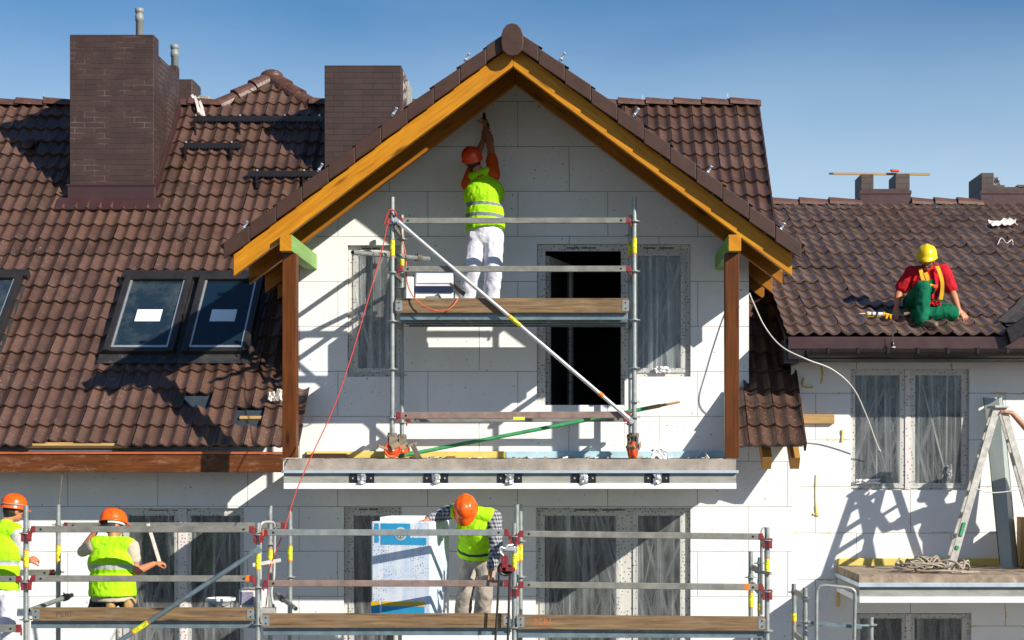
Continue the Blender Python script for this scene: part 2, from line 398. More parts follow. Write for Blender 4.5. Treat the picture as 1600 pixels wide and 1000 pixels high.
M['redp'] = plain('red paint', (.22,.018,.024), .6, var=.4, scale=25, dirt=(.2,.15,.13))
M['orangep'] = plain('orange painted iron', (.72,.085,.012), .5, var=.3, scale=25, dirt=(.3,.1,.05))
M['rustg'] = plain('rusty grey iron', (.20,.165,.13), .7, .3, var=.4, scale=18)
M['yellow'] = plain('yellow sticker', (.72,.80,.03), .5, var=.1, scale=9, bump=0)
M['orange'] = plain('orange sticker edge', (.80,.20,.02), .5, var=.1, bump=0)
M['letter'] = plain('dark lettering', (.05,.06,.03), .6, var=.1, bump=0)
M['letred'] = plain('red lettering', (.6,.06,.02), .6, var=.1, bump=0)
M['letor'] = plain('orange crayon lettering', (.55,.16,.05), .8, var=.3, scale=60)
M['concrete'] = plain('rough screed', (.36,.31,.26), .9, var=.3, scale=7, bump=.6, bscale=45, dirt=(.2,.17,.14))
M['concrete2'] = plain('grey concrete', (.31,.32,.29), .85, var=.25, scale=5, bump=.2, stretch=(1,1,3), dirt=(.36,.38,.33))
M['concrete3'] = plain('dirty screed', (.33,.25,.18), .9, var=.4, scale=9, bump=.7, bscale=60, dirt=(.5,.44,.38))
M['eps'] = plain('bare polystyrene', (.86,.87,.87), .8, var=.05, scale=6, bump=.2)
M['xps'] = plain('pale blue foam board', (.42,.62,.70), .8, var=.15, scale=7, dirt=(.7,.75,.75))
M['yfoam'] = plain('yellow foam board', (.72,.56,.14), .8, var=.15, scale=7, dirt=(.6,.5,.25))
M['drip'] = plain('pale blue sheet metal', (.58,.68,.76), .35, .4, var=.15, scale=5)
M['black'] = plain('black plastic', (.012,.012,.013), .4, bump=0)
M['gutter'] = plain('dark brown gutter', (.014,.009,.009), .35, bump=0)
M['foil'] = plain('crumpled foil', (.62,.63,.64), .3, .6, var=.4, scale=40, bump=.9, bscale=45)
M['frame'] = framemat('taped white window frame', (.60,.59,.55))
M['frame2'] = framemat('pink dotted window tape', (.72,.68,.66), (.2,.15,.15), 1)
M['film'] = filmmat('wrinkled plastic film', .75, 0)
M['film2'] = filmmat('bright plastic film', .95, 4.3)
M['pane'] = glassmat('dark pane')  # opaque near-black colour stands in for the unlit rooms behind
M['sglass'] = glassmat('blue roof glass', (.012,.026,.042), .05, .24, (.35,.38,.30))
M['sframe'] = plain('grey black cladding', (.032,.029,.029), .35, .2, var=.3, scale=5)
M['sfl2'] = plain('dirty grey flashing', (.035,.033,.034), .6, .1, var=.6, scale=6, dirt=(.12,.11,.10))
M['paper'] = plain('white paper note', (.80,.83,.85), .8, var=.04)
M['pipe'] = plain('grey plastic pipe', (.24,.26,.255), .45, var=.1)
M['white'] = plain('white plastic', (.80,.80,.80), .4, var=.06)
M['navy'] = plain('dark blue plastic', (.012,.02,.06), .4, var=.1)
M['room'] = plain('plaster darkened as room shade', (.045,.043,.04), .9)
M['skin'] = plain('tanned skin', (.50,.235,.14), .5, var=.12, scale=14, bump=.1)
M['skin2'] = plain('sunburnt skin', (.52,.20,.10), .5, var=.12, scale=14, bump=.1)
M['hair'] = plain('dark hair', (.022,.017,.014), .7)
M['helmO'] = plain('orange helmet plastic', (.88,.115,.006), .22, var=.06, bump=0, spec=.6)
M['helmR'] = plain('red helmet plastic', (.75,.06,.012), .25, var=.06, bump=0, spec=.6)
M['helmY'] = plain('yellow helmet plastic', (.88,.60,.006), .22, var=.06, bump=0, spec=.6)
def cloth(name, c, var=.2, bs=20, bump=.7):
    t = NT(name); co = t.coord(); n = t.noise(co, 10, 5)
    col = t.mix(t.ramp(n, [(.35, 0), (.72, 1)]), mulc(c, 1-var), c); col = t.mix(t.ramp(t.noise(co, 17, 6, .7), [(.56, 0), (.74, .5)]), col, mulc(c, .6)); t.bump(t.noise(co, bs, 4, .6, .8), bump, .012)
    return t.fin(col, .9, 0, .15)
M['wtrous'] = cloth('white work trousers', (.74,.74,.82), .15)
M['btrous'] = cloth('beige work trousers', (.45,.39,.33), .35)
M['dtrous'] = cloth('dark work trousers', (.05,.06,.055), .3)
M['gtrous'] = cloth('green dungarees', (.008,.17,.085), .45)
M['orshirt'] = cloth('orange shirt', (.72,.09,.012), .2)
M['redshirt'] = cloth('red shirt', (.60,.018,.03), .25)
M['tshirt'] = cloth('beige shirt', (.58,.50,.38), .15)
M['greyshirt'] = cloth('pale grey shirt', (.55,.56,.55), .15)
M['plaid'] = plaidmat('plaid cotton')
M['boot'] = plain('dusty brown boot', (.20,.15,.10), .8, var=.4, scale=20)
M['sole'] = plain('tan boot sole', (.45,.27,.10), .8, var=.3, scale=20)
M['harness'] = plain('yellow webbing', (.78,.42,.008), .7, var=.15, scale=20)
M['rope'] = plain('red rope', (.55,.05,.035), .7, var=.2, scale=30)
M['ropeb'] = plain('black rope', (.02,.02,.02), .8)
M['cable'] = plain('dirty beige cable', (.36,.31,.24), .7, var=.35, scale=12)
M['wcable'] = plain('white cable', (.66,.64,.58), .6, var=.1)
M['greenp'] = plain('green painted pole', (.045,.30,.11), .5, var=.25, scale=9, dirt=(.3,.4,.3))
M['ladder'] = plain('paint spattered aluminium', (.52,.50,.45), .55, .25, var=.3, scale=16, dirt=(.75,.74,.7))
M['panel'] = plain('grey green coated sheet', (.34,.39,.37), .5, .2, var=.1, scale=3)
M['rag'] = plain('pale rag', (.72,.66,.60), .9, var=.2, scale=15, bump=.5)
M['blue'] = plain('cyan printed plastic', (.03,.34,.62), .4, var=.12, bump=0)
M['gold'] = plain('yellow printed plastic', (.78,.50,.02), .4, var=.1, bump=0)
M['ground'] = plain('sandy building ground', (.20,.175,.145), .95, var=.4, scale=1.2, bump=.6, bscale=12, dirt=(.16,.14,.11))
# ================================================================== the setting
g = MB(); g.add([(-400,-300,0),(400,-300,0),(400,900,0),(-400,900,0)], [(0,1,2,3)])
go = g.build('ground', M['ground']); go['kind'] = 'structure'

def panel(mb, outer, holes, y0, y1, m=0):
    """an upright sheet in the XZ plane with openings; y0 is the face towards the camera, y1 the back of the edges"""
    loops = [[V3((x, z, 0)) for x, z in outer]] + [[V3((x, z, 0)) for x, z in h] for h in holes]
    flat = [p for l in loops for p in l]; tris = tessellate_polygon(loops)
    f = []
    for t in tris:
        a, b, c = (flat[i] for i in t); cr = (b.x-a.x)*(c.y-a.y)-(b.y-a.y)*(c.x-a.x)
        f.append(tuple(t) if cr > 0 else tuple(t)[::-1])
    mb.add([(p.x, y0, p.y) for p in flat], f, m)
    for l in loops:
        n = len(l)
        for i in range(n):
            a, b = l[i], l[(i+1) % n]
            mb.add([(a.x,y0,a.y),(b.x,y0,b.y),(b.x,y1,b.y),(a.x,y1,a.y)], [(0,1,2,3)], m)
    return mb
def rect(x0, x1, z0, z1): return [(x0,z0),(x1,z0),(x1,z1),(x0,z1)]
def rpx(x0, x1, yt, yb, d): return (XX(x0,d), XX(x1,d), ZZ(yb,d), ZZ(yt,d))

def tiles(name, parent, mt, O, U, V, N, nu, nv, w, gg, keep, A=.036, tilt=.032, seed=1, short=None):
    rnd = random.Random(seed); O, U, V, N = V3(O), V3(U), V3(V), V3(N); org = V3(ORG[parent.name])
    K = 9; vs_, fs, tint, smo = [], [], [], []
    prof = [A*((.5+.5*math.cos(2*math.pi*k/(K-1)))**1.35) for k in range(K)]
    tj = {}
    for j in range(nv):
        for i in range(nu):
            if not keep((i+.5)*w, (j+.5)*gg, i, j): continue
            key = (i//2, j)
            if key not in tj: tj[key] = (rnd.uniform(-.006,.006), rnd.uniform(-.010,.010), rnd.random(), rnd.uniform(-.003,.003))
            dn, dv, tn, du = tj[key]; cut = short(i, j) if short else 0
            base = len(vs_)
            u0 = i*w + (.006 if i % 2 == 0 else 0); u1 = (i+1)*w
            for (vv, hh) in ((j*gg+dv+cut, tilt-.026), (j*gg+dv+cut, tilt), (j*gg+dv+cut, tilt), ((j+.5)*gg, tilt*.5), ((j+1)*gg+.03, 0)):
                for k in range(K):
                    u = u0+(u1-u0)*k/(K-1)
                    vs_.append(tuple(O + U*(u+du) + V*vv + N*(prof[k]+hh+dn) - org))
            for (r0, r1) in ((0,1),(2,3),(3,4)):
                for k in range(K-1):
                    a = base+r0*K+k; b = base+r1*K+k
                    fs.append((a, a+1, b+1, b)); tint.append(tn); smo.append(True)
    me = bpy.data.meshes.new(name); me.from_pydata(vs_, [], fs); me.update()
    if me.polygons[0].normal.dot(N) < -.5 or me.polygons[K].normal.dot(N) < 0: me.flip_normals()
    me.materials.append(mt); me.polygons.foreach_set('use_smooth', smo)
    at = me.attributes.new('tint', 'FLOAT', 'FACE'); at.data.foreach_set('value', tint)
    return link(name, me, parent, org)
def ridgecap(mb, p0, p1, r=.115, piece=.38, m=0, up=V3((0,0,1))):
    p0, p1 = V3(p0), V3(p1); L = (p1-p0).length; d = (p1-p0)/L; n = max(1, round(L/piece)); s_ = d.cross(up).normalized(); u = s_.cross(d)
    for i in range(n):
        a = p0+d*(L*i/n-.02); b = p0+d*(L*(i+1)/n+.02); pts = []
        for (q, rr, h) in ((a, r*1.08, .014), (b, r*.92, -.006)):
            for k in range(9):
                t = math.pi*k/8; pts.append(q + s_*math.cos(t)*rr + u*(math.sin(t)*rr*.85+h-.03))
        f = [(k+1, k, 9+k, 10+k) for k in range(8)] + [tuple(range(9)), tuple(range(17, 8, -1))]
        mb.add(pts, f, m, False)

# ================================================================== main house
YW = 18.5                                   # front wall
YE, HE = 17.8, .14                          # main roof eave line: distance, height over the eye
S45 = math.sqrt(.5)
def mainH(d): return HE + (d - YE)          # height of the main roof plane over the eye
AX = -.6435                                 # axis of the front gable
TAN = .75
house = thing('terraced_house', 'white polystyrene-clad house with steep brown roof and a wide front gable', 'house', (AX, YW, 0))
XL, XR = -11.4, 2.405
# lower wall
W1 = rpx(180, 381, 794, 1075, YW); W2 = rpx(537, 628, 792, 1075, YW); W3 = rpx(837, 1079, 793, 1090, YW)
mb = panel(MB(), rect(XL, XR, 0, ZC+.62), [rect(*W1), rect(*W2), rect(*W3)], YW, YW+.12)
mb.build('lower_wall', M['wall'], house)
# gable wall (above the balcony slab)
G1 = rpx(543, 629, 383, 588.5, YW)
DX0, DX1, DX2 = XX(839,YW), XX(976,YW), XX(1079,YW); DZT, DZM, DZB = ZZ(381,YW), ZZ(588.5,YW), ZZ(701,YW)
gx0, gx1 = XX(450,YW), XX(1170,YW)
def gz(x): return ZC + 4.21 - TAN*abs(x-AX)
mb = panel(MB(), [(gx0, ZC+.10),(gx1, ZC+.10),(gx1, gz(gx1)),(AX, gz(AX)),(gx0, gz(gx0))],
    [rect(*G1), [(DX0,DZB),(DX1,DZB),(DX1,DZM),(DX2,DZM),(DX2,DZT),(DX0,DZT)]], YW-.003, YW+.12)
mb.build('gable_wall', M['wall'], house)
# room behind the openings; its shade is put into the dark wall colour
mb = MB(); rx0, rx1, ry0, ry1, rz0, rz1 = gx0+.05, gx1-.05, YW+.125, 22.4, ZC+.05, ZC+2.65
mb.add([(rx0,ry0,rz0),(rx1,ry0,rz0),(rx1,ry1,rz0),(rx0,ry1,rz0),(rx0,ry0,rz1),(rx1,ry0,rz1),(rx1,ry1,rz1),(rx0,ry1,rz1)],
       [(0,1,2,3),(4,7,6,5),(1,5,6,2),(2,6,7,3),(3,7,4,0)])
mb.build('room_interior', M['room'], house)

def window(parent, name, outer, panes, yw, glass=M['pane'], film=M['film'], fr=M['frame'], label=None, mull=None, seed=0, nofilm=False):
    """frame = the part; pane and plastic film are its sub-parts"""
    x0, x1, z0, z1 = outer; yf = yw+.055
    hs = [rect(*p) for p in panes]
    f = panel(MB(), rect(x0+.004, x1-.004, z0+.004, z1-.004), hs, yf, yf+.05)
    for (a, b, c, d) in panes:
        e = .055
        for q in ((a-e,b+e,d,d+e),(a-e,b+e,c-e,c),(a-e,a,c,d),(b,b+e,c,d)): f.box(q[0],q[1],yf-.016,yf+.002,q[2],q[3])
    # ventilation slots in the head of the frame
    wn_ = (x1-x0); f.box(x0+.25*wn_, x0+.40*wn_, yf-.003, yf, z1-.035, z1-.022, 1); f.box(x0+.43*wn_, x0+.58*wn_, yf-.003, yf, z1-.035, z1-.022, 1)
    if mull: f.box(mull[0], mull[1], yf-.028, yf-.001, z0+.01, z1-.01, 2)
    fo = f.build(name, [fr, M['black'], M['frame2']], parent, bevel=.004)
    if label: fo['label'] = label
    rnd = random.Random(seed)
    for (a, b, c, d) in panes:
        MB().box(a-.01, b+.01, yf+.03, yf+.042, c-.01, d+.01).build('pane', glass, fo)
        if nofilm: continue
        fm = MB(); nx, nz = 14, 20; pts = []
        for j in range(nz+1):
            for i in range(nx+1):
                x = a-.03+(b-a+.06)*i/nx; z = c-.03+(d-c+.06)*j/nz
                pts.append((x, yf-.019+.008*noise.noise(V3((x*5+seed*3, z*1.4, seed)))-.004, z))
        fm.add(pts, [(j*(nx+1)+i, j*(nx+1)+i+1, (j+1)*(nx+1)+i+1, (j+1)*(nx+1)+i) for j in range(nz) for i in range(nx)], 0, True)
        fm.build('plastic_film', film, fo)
window(house, 'window', G1, [rpx(559,619,399,575,YW)], YW, film=M['film2'], seed=1)
window(house, 'window', W1, [rpx(199,271,806,1030,YW), rpx(297,374,806,1030,YW)], YW, mull=(XX(277.5,YW),XX(291,YW)), seed=2)
window(house, 'window', W2, [rpx(552,614,806,1060,YW)], YW, film=M['film'], seed=3)
window(house, 'window', W3, [rpx(851,963,806,1070,YW), rpx(997,1063,806,1070,YW)], YW, seed=4)
# balcony door: L-shaped frame, fixed side light, open leaf
yf = YW+.055
f = panel(MB(), [(DX0+.004,DZB+.004),(DX1-.004,DZB+.004),(DX1-.004,DZM+.004),(DX2-.004,DZM+.004),(DX2-.004,DZT-.004),(DX0+.004,DZT-.004)],
     [rect(*rpx(852,970.5,391,697,YW)), rect(*rpx(997,1064,399,575,YW))], yf, yf+.06)
a, b, c, d = rpx(997,1064,399,575,YW); e = .05
for q in ((a-e,b+e,d,d+e),(a-e,b+e,c-e,c),(a-e,a,c,d),(b,b+e,c,d)): f.box(q[0],q[1],yf-.016,yf+.002,q[2],q[3])
for (u, v) in ((885,905),(908,932),(1005,1025),(1030,1053)): f.box(XX(u,YW),XX(v,YW),yf-.003,yf,ZZ(387.5,YW),ZZ(385.5,YW),1)
door = f.build('balcony_door', [M['frame'], M['black']], house, bevel=.004)
MB().box(a-.01,b+.01,yf+.03,yf+.042,c-.01,d+.01).build('pane', glassmat('pane with painted sky light', (.05,.07,.085), .08, .3), door)  # lighter bluish base colour paints sky light into this pane
fm = MB(); nx, nz = 14, 20; pts = []
for j in range(nz+1):
    for i in range(nx+1):
        x = a-.03+(b-a+.06)*i/nx; z = c-.05+(d-c+.07)*j/nz; pts.append((x, yf-.022+.01*noise.noise(V3((x*6, z*1.2, 8))), z))
fm.add(pts, [(j*(nx+1)+i, j*(nx+1)+i+1, (j+1)*(nx+1)+i+1, (j+1)*(nx+1)+i) for j in range(nz) for i in range(nx)], 0, True)
fm.build('plastic_film', M['film2'], door)
hx = V3((XX(853,YW), YW+.14, 0)); dv = V3((.30, 1.02, 0)).normalized(); up = V3((0,0,1)); nv_ = dv.cross(up)
lf = MB(); z0, z1 = DZB+.06, ZZ(393,YW)-.03; W_ = .98
for (u0, u1, q0, q1) in ((0,.09,z0,z1),(W_-.09,W_,z0,z1),(.09,W_-.09,z1-.09,z1),(.09,W_-.09,z0,z0+.1)):
    lf.obox(hx+dv*(u0+u1)/2+up*(q0+q1)/2, dv, nv_, up, (u1-u0)/2, .03, (q1-q0)/2)
lfo = lf.build('door_leaf', M['frame'], house, bevel=.004)
MB().obox(hx+dv*W_/2+up*(z0+z1)/2, dv, nv_, up, W_/2-.085, .006, (z1-z0)/2-.085).build('pane', M['pane'], lfo)

# ---- main roof
RUN = 4.65; NV = 22; GG = RUN/S45/NV; WV = .15
U0 = 2.45 - 94*WV
def dorm(x): return 4.394 - TAN*abs(x-AX)
HX, HW = -4.19, .60                          # hipped gablet above the ridge
missing = set()
def mk(u, v, i, j):
    X = U0+u; d = YE + v*S45
    if j >= NV: return abs(X-HX) < HW*(1-(v-NV*GG)/(.62))+.02
    if d < YW+.03: 
        if -2.93 < X < 1.74: return False
    elif gx0+.02 < X < gx1-.02 and d < 17.66+dorm(X)+.05: return False
    for (a, b, r) in holes_t:
        if r == j and a < X < b: return False
    return True
def roofcol(px, py):
    d = (17.66)/(1-(720-py)/F); return XX(px, d), (d-YE)/S45/GG
holes_t = []
for (x0, x1, py, ext) in ((297,336,626,0),(378,414,641,0)):
    X, r = roofcol((x0+x1)/2, py); hw = .16 if not ext else .15
    holes_t.append((X-hw, X+hw, int(r)))
    if ext: holes_t.append((X-hw+.05, X+hw+.12, int(r)+1))
def sh(i, j):
    X = U0+(i+.5)*WV
    if j == 0 and XX(57,17.85) < X < XX(187,17.85): return .055
    for (a, b, r) in holes_t[:1]:
        if j == r+1 and a < X < b: return -.07
    return 0
roof = tiles('main_roof', house, M['tile'], (U0, YE, ZC+HE), (1,0,0), (0,S45,S45), (0,-S45,S45), 94, NV+2, WV, GG, mk, seed=3, short=sh)
un = MB()
def rp(x, d, off=-.012): return (x, d+off*-S45, ZC+mainH(d)+off*S45)
dn_ = V3((0, .04, -.04))
for poly in ([(XL,17.86),(gx0-.0,17.86),(gx0,22.45),(XL,22.45)], [(1.76,17.86),(2.44,17.86),(2.44,18.46),(1.76,18.46)], [(1.925,18.46),(2.44,18.46),(2.44,22.45),(1.925,22.45)],
             [(gx0+.002,17.66+dorm(gx0)+.1),(AX,17.66+dorm(AX)+.1),(1.92,17.66+dorm(1.92)+.1),(1.92,22.45),(gx0+.002,22.45)], [(HX-HW,22.455),(HX+HW,22.455),(HX,22.455+.44)]):
    un.prism([rp(x, d) for x, d in poly], dn_)
un.build('underlay', M['under'], roof)
# battens seen where tiles are missing and along the eave
bt = MB()
for (a, b, r) in holes_t[1:]:
    dd = YE+(r+.52)*GG*S45; bt.obox((( a+b)/2, dd-.004*S45, ZC+mainH(dd)+.004*S45), V3((1,0,0)), V3((0,S45,S45)), V3((0,-S45,S45)), .13, .022, .014)
bt.obox((XX(120,17.85), YE+.035, ZC+HE+.03), V3((1,0,0)), V3((0,S45,S45)), V3((0,-S45,S45)), .55, .03, .02)
bt.islands('batten', M['batten'], roof, 6)
rc = MB(); zr = ZC+mainH(22.45)+.03
ridgecap(rc, (XL,22.47,zr), (HX-HW-.02,22.47,zr)); ridgecap(rc, (HX+HW+.02,22.47,zr), (2.47,22.47,zr))
pk = V3((HX, 22.9, ZC+mainH(22.9)+.05))
ridgecap(rc, (HX-HW-.03,22.47,zr-.02), pk, .12, .36, up=V3((0,-.6,.8))); ridgecap(rc, (HX+HW+.03,22.47,zr-.02), pk, .12, .36, up=V3((0,-.6,.8)))
rc.ell(pk+V3((0,.02,.0)), V3((1,0,0)), V3((0,1,0)), V3((0,0,1)), .16, .13, .10)
rc.build('ridge_tiles', M['tile3'] if False else plain('ridge tile', (.105,.046,.032), .5, var=.35, scale=9, dirt=(.3,.2,.17)), roof)
# verge of the right strip, rafter feet
vg = MB()
for j in range(NV):
    a = YE+j*GG*S45; p0 = V3((2.455, a, ZC+mainH(a)+.01)); p1 = V3((2.455, a+GG*S45+.02, ZC+mainH(a+GG*S45+.02)-.01)); vg.beam(p0, p1, .022, .12)
vg.build('verge_tiles', M['verge'], roof)
rf = MB()
for px in (1198, 1242): rf.beam((XX(px,18.0), 17.98, ZZ(724,17.98)+.0), (XX(px,18.0), 18.45, ZZ(724,17.98)+.40), .10, .16)
rf.build('rafter_feet', wood('fresh cut rafter', (.50,.26,.07),(.36,.16,.03)), house, grain=(0,1,1))
fb = MB(); fb.box(XL, XX(441.5,17.86), 17.86, 17.90, ZZ(738,17.86), ZZ(709.5,17.86))
fb.build('fascia_board', M['fascia'], house, bevel=.004)
fb = MB(); fb.box(XL, XX(441.5,17.86), 17.845, 17.93, ZZ(709.3,17.86), ZZ(706,17.86)); fb.box(XX(44,17.9), XX(175,17.9), 17.90, 17.96, ZZ(705.6,17.9), ZZ(703,17.9), 1)
fb.build('eave_flashing', [plain('orange brown flashing', (.50,.11,.03), .4, .0, var=.15), M['drip']], house)
eb = MB(); eb.box(XL, gx0-.02, 17.91, 18.48, ZC+.02, ZC+.06); eb.build('eave_soffit', M['flash'], house)

# ---- front gable roof
CT = 1/math.sqrt(1+TAN*TAN); ST = TAN*CT
dr = None
for sgn, nm in ((-1, 'gable_roof_slope'), (1, 'gable_roof_slope')):
    Lh = 2.93
    O = V3((AX+sgn*Lh, 16.88, ZC+4.33-TAN*Lh)); Vd = V3((-sgn*CT, 0, ST)); Nd = V3((sgn*ST, 0, CT)); nvv = 11; g2 = Lh/CT/nvv
    def kp(u, v, i, j, sgn=sgn):
        x = Lh - v*CT; d = 16.88+u
        return 4.394-TAN*x > d-17.66-.25
    o = tiles(nm, house, M['tile'], O, (0,1,0), Vd, Nd, 36, nvv, .15, g2, kp, seed=11+sgn)
    sh_ = MB()
    q = [(AX+sgn*.001, 4.30), (AX+sgn*2.88, 4.30-TAN*2.88), (AX+sgn*2.88, 4.24-TAN*2.88), (AX+sgn*.001, 4.24)]
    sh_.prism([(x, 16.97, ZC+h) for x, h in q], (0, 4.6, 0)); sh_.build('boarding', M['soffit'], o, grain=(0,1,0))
    vt = MB(); n = 11
    for k in range(n):                       # stepped verge tiles
        x0 = Lh*k/n; x1 = Lh*(k+1)/n; a0 = .028
        p = [(x0-.012, 4.394-TAN*x0-.025+.012), (x1, 4.394-TAN*x1+.018), (x1, 4.394-TAN*x1-.150+.018), (x0-.012, 4.394-TAN*x0-.150-.02)]
        p = [(x0, 4.394-TAN*x0-.012), (x1-.004, 4.394-TAN*x1+.014), (x1-.004, 4.394-TAN*x1-.148), (x0, 4.394-TAN*x0-.172)]
        vt.prism([(AX+sgn*x, 16.86-.001*k, ZC+h) for x, h in p], (0, .04, 0))
        vt.prism([(AX+sgn*x, 16.9, ZC+h) for x, h in (p[0], p[1], (p[1][0], p[1][1]-.025), (p[0][0], p[0][1]-.025))], (0, .2, 0))
    vt.build('verge_tiles', M['verge'], o, bevel=.005)
cp = MB()                                    # ridge end cap and ridge
pr = [(x*.9, z*.94) for x, z in [(-.112,-.10),(-.125,-.02),(-.122,.06),(-.10,.125),(-.06,.17),(0,.187),(.06,.17),(.10,.125),(.122,.06),(.125,-.02),(.112,-.10),(.06,-.155),(0,-.168),(-.06,-.155)]]
cz = ZZ(63,16.8)
cp.prism([(AX+x*1.0, 16.80, cz+z) for x, z in pr], (0, .06, 0)); cp.prism([(AX+x, 16.861, cz+max(z,-.03)) for x, z in pr[:11]], (0, .30, 0))
for k in range(1, 15):
    s_ = 1 if k % 2 else .94
    cp.prism([(AX+x*.92, 16.80+.36*k, cz-.01+max(z, -.03)*.92) for x, z in pr[:11]], (0, .36, 0)) if 16.8+.36*k < 21.6 else None
cp.build('ridge_cap', M['verge'], o, bevel=.02)
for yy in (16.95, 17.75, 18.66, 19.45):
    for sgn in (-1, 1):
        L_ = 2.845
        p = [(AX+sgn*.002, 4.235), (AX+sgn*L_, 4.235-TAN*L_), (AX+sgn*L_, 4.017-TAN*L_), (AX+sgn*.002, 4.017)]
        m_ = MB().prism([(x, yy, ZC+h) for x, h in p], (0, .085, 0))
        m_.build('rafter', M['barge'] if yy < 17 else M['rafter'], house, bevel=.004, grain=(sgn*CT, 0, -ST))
for (pxa, pxb, pa, pb) in ((437,456,441,463),(1138.5,1158,1133,1155)):
    x0, x1 = XX(pxa,16.85), XX(pxb,16.85); zt, zb = ZZ(366.6,16.85), ZZ(392,16.85)
    pm = MB(); pm.box(x0, x1, 16.85, YW-.006, zb, zt)
    for k, f_ in enumerate(pm.f):
        n_ = k; pm.m[k] = 0 if k == 2 else 1
    pm.build('purlin', [M['barge'], M['green']], house, grain=(0,1,0), bevel=.003)
    X0, X1 = XX(pa,17.0), XX(pb,17.0)
    MB().box(X0, X1, 17.0, 17.145, ZC+.03, zb-.004).build('post', M['post'], house, grain=(0,0,1), bevel=.006)

# ---- balcony slab
def slab(parent, X0, X1, yf, yb, tops, brk=(), conc='concrete'):
    """tops = heights: screed top, drip top, concrete top, insulation top, insulation bottom"""
    a, b, c, d, e = tops; rnd = random.Random(5)
    s = MB(); n = 60 ; top = []
    for i in range(n+1):
        x = X0+(X1-X0)*i/n; top.append((x, a+rnd.uniform(-.007,.004)))
    s.prism([(X0, yf+.02, b)] + [(X1, yf+.02, b)] + [(x, yf+.02, z) for x, z in top[::-1]], (0, yb-yf-.02, 0))
    so_ = s.build('balcony_slab', [M[conc]], parent)
    MB().box(X0-.015, X1+.02, yf-.03, yb-.01, c, b).build('drip_edge', M['drip'], so_, bevel=.003)
    MB().box(X0, X1, yf+.012, yb, d, c).build('slab_edge', M['concrete2'], so_)
    MB().box(X0, X1, yf, yb, e, d).build('insulation', M['eps'], so_, bevel=.004)
    for px in brk:
        x = XX(px, yf); k = MB(); k.box(x-.125, x+.125, yf+.002, yf+.0115, d+.003, c-.003, 0)
        k.add([], [])
        kk = MB(); rr = random.Random(px)
        pts = []; nx, nz = 5, 7
        k.box(x-.1, x-.085, yf-.004, yf+.002, (c+d)/2-.008, (c+d)/2+.008, 1); k.box(x+.085, x+.1, yf-.004, yf+.002, (c+d)/2-.008, (c+d)/2+.008, 1)
        ko = k.build('bracket', [M['black'], M['alu']], so_)
        for j in range(nz):
            for i in range(nx): pts.append((x-.042+.084*i/(nx-1)+rr.uniform(-.006,.006), yf-.03+rr.uniform(-.014,.012)+.02*abs(i-2)/2, d-.005+(c-d)*j/(nz-1)))
        kk.add(pts, [(j*nx+i, j*nx+i+1, (j+1)*nx+i+1, (j+1)*nx+i) for j in range(nz-1) for i in range(nx-1)])
        kk.build('foil_wrap', M['foil'], ko)
    return so_
sl = slab(house, XX(443,17), XX(1150.5,17), 17.0, YW-.004, [ZZ(y,17.0) for y in (716.5,735,739.3,755,764)], (565.5,681,796.5,912,1027))
st_ = MB()                                   # foam strips along the foot of the wall
st_.box(XX(480,YW), XX(790,YW), YW-.05, YW-.006, ZC+.03, ZZ(705,YW), 0); st_.box(XX(791,YW), XX(1132,YW), YW-.05, YW-.006, ZC+.03, ZZ(705,YW), 1)
st_.build('foam_strip', [M['yfoam'], M['xps']], house, bevel=.004)

# ---- roof windows
def roofwin(name, pts, note=True, opened=False, glass=M['sglass'], lab=None):
    """pts: photo pixels of bottom-left, bottom-right, top-right, top-left on the tiled slope"""
    def rw(px, py):
        d = 17.66/(1-(720-py)/F); return V3((XX(px, d), d, ZC+mainH(d)))
    bl, br, tr, tl = (rw(*p) for p in pts)
    N = V3((0,-S45,S45)); Vd = V3((0,S45,S45)); U = V3((1,0,0))
    x0 = (bl.x+tl.x)/2; x1 = (br.x+tr.x)/2; v0 = (bl.y+br.y)/2; v1 = (tl.y+tr.y)/2
    W = x1-x0; L = (v1-v0)/S45; c0 = V3((x0, v0, ZC+mainH(v0)))
    def q(u, v, n): return c0+U*u+Vd*v+N*n
    fr = MB(); e = .075
    for (u0,u1,va,vb,hh) in ((0,e,0,L,.135),(W-e,W,0,L,.135),(e,W-e,L-.09,L,.14),(e,W-e,0,.06,.118)):
        fr.obox(q((u0+u1)/2,(va+vb)/2,hh/2-.02), U, Vd, N, (u1-u0)/2, (vb-va)/2, hh/2+.02)
    fr.obox(q(W/2, L+.03, .05), U, Vd, N, W/2+.05, .06, .07)
    fo = fr.build('roof_window', M['sframe'], house, bevel=.008)
    if lab: fo['label'] = lab
    fl = MB()                               # flashing apron and side gutters
    fl.obox(q(W/2, -.07, .054), U, Vd, N, W/2+.05, .075, .006); 
    for s_ in (-.02, W+.02): fl.obox(q(s_, L/2, .040), U, Vd, N, .022, L/2+.05, .008)
    fl.build('flashing', M['sfl2'], fo)
    sash = MB(); g_ = .022
    for (u0,u1,va,vb) in ((e+.002,e+g_,.062,L-.092),(W-e-g_,W-e-.002,.062,L-.092),(e+g_,W-e-g_,.062,.062+g_*1.5)):
        sash.obox(q((u0+u1)/2,(va+vb)/2,.105), U, Vd, N, (u1-u0)/2, (vb-va)/2, .012)
    sash.build('sash', M['alu'], fo)
    MB().obox(q(W/2, L/2-.01, .092), U, Vd, N, W/2-e-.004, L/2-.085, .006).build('pane', glass, fo)
    if note:
        nb = MB(); nb.obox(q(W*.5, L*.47, .1), U, Vd, N, .145, .105, .0015); nb.build('paper_note', M['paper'], fo)
    return fo, q, W, L
roofwin('rw', ((164,560),(272,560),(306,442),(199,442)))
roofwin('rw', ((285,560),(391,560),(414,442),(316,442)), glass=glassmat('clean blue roof glass', (.006,.018,.034), .03, .03, (.2,.3,.4)))
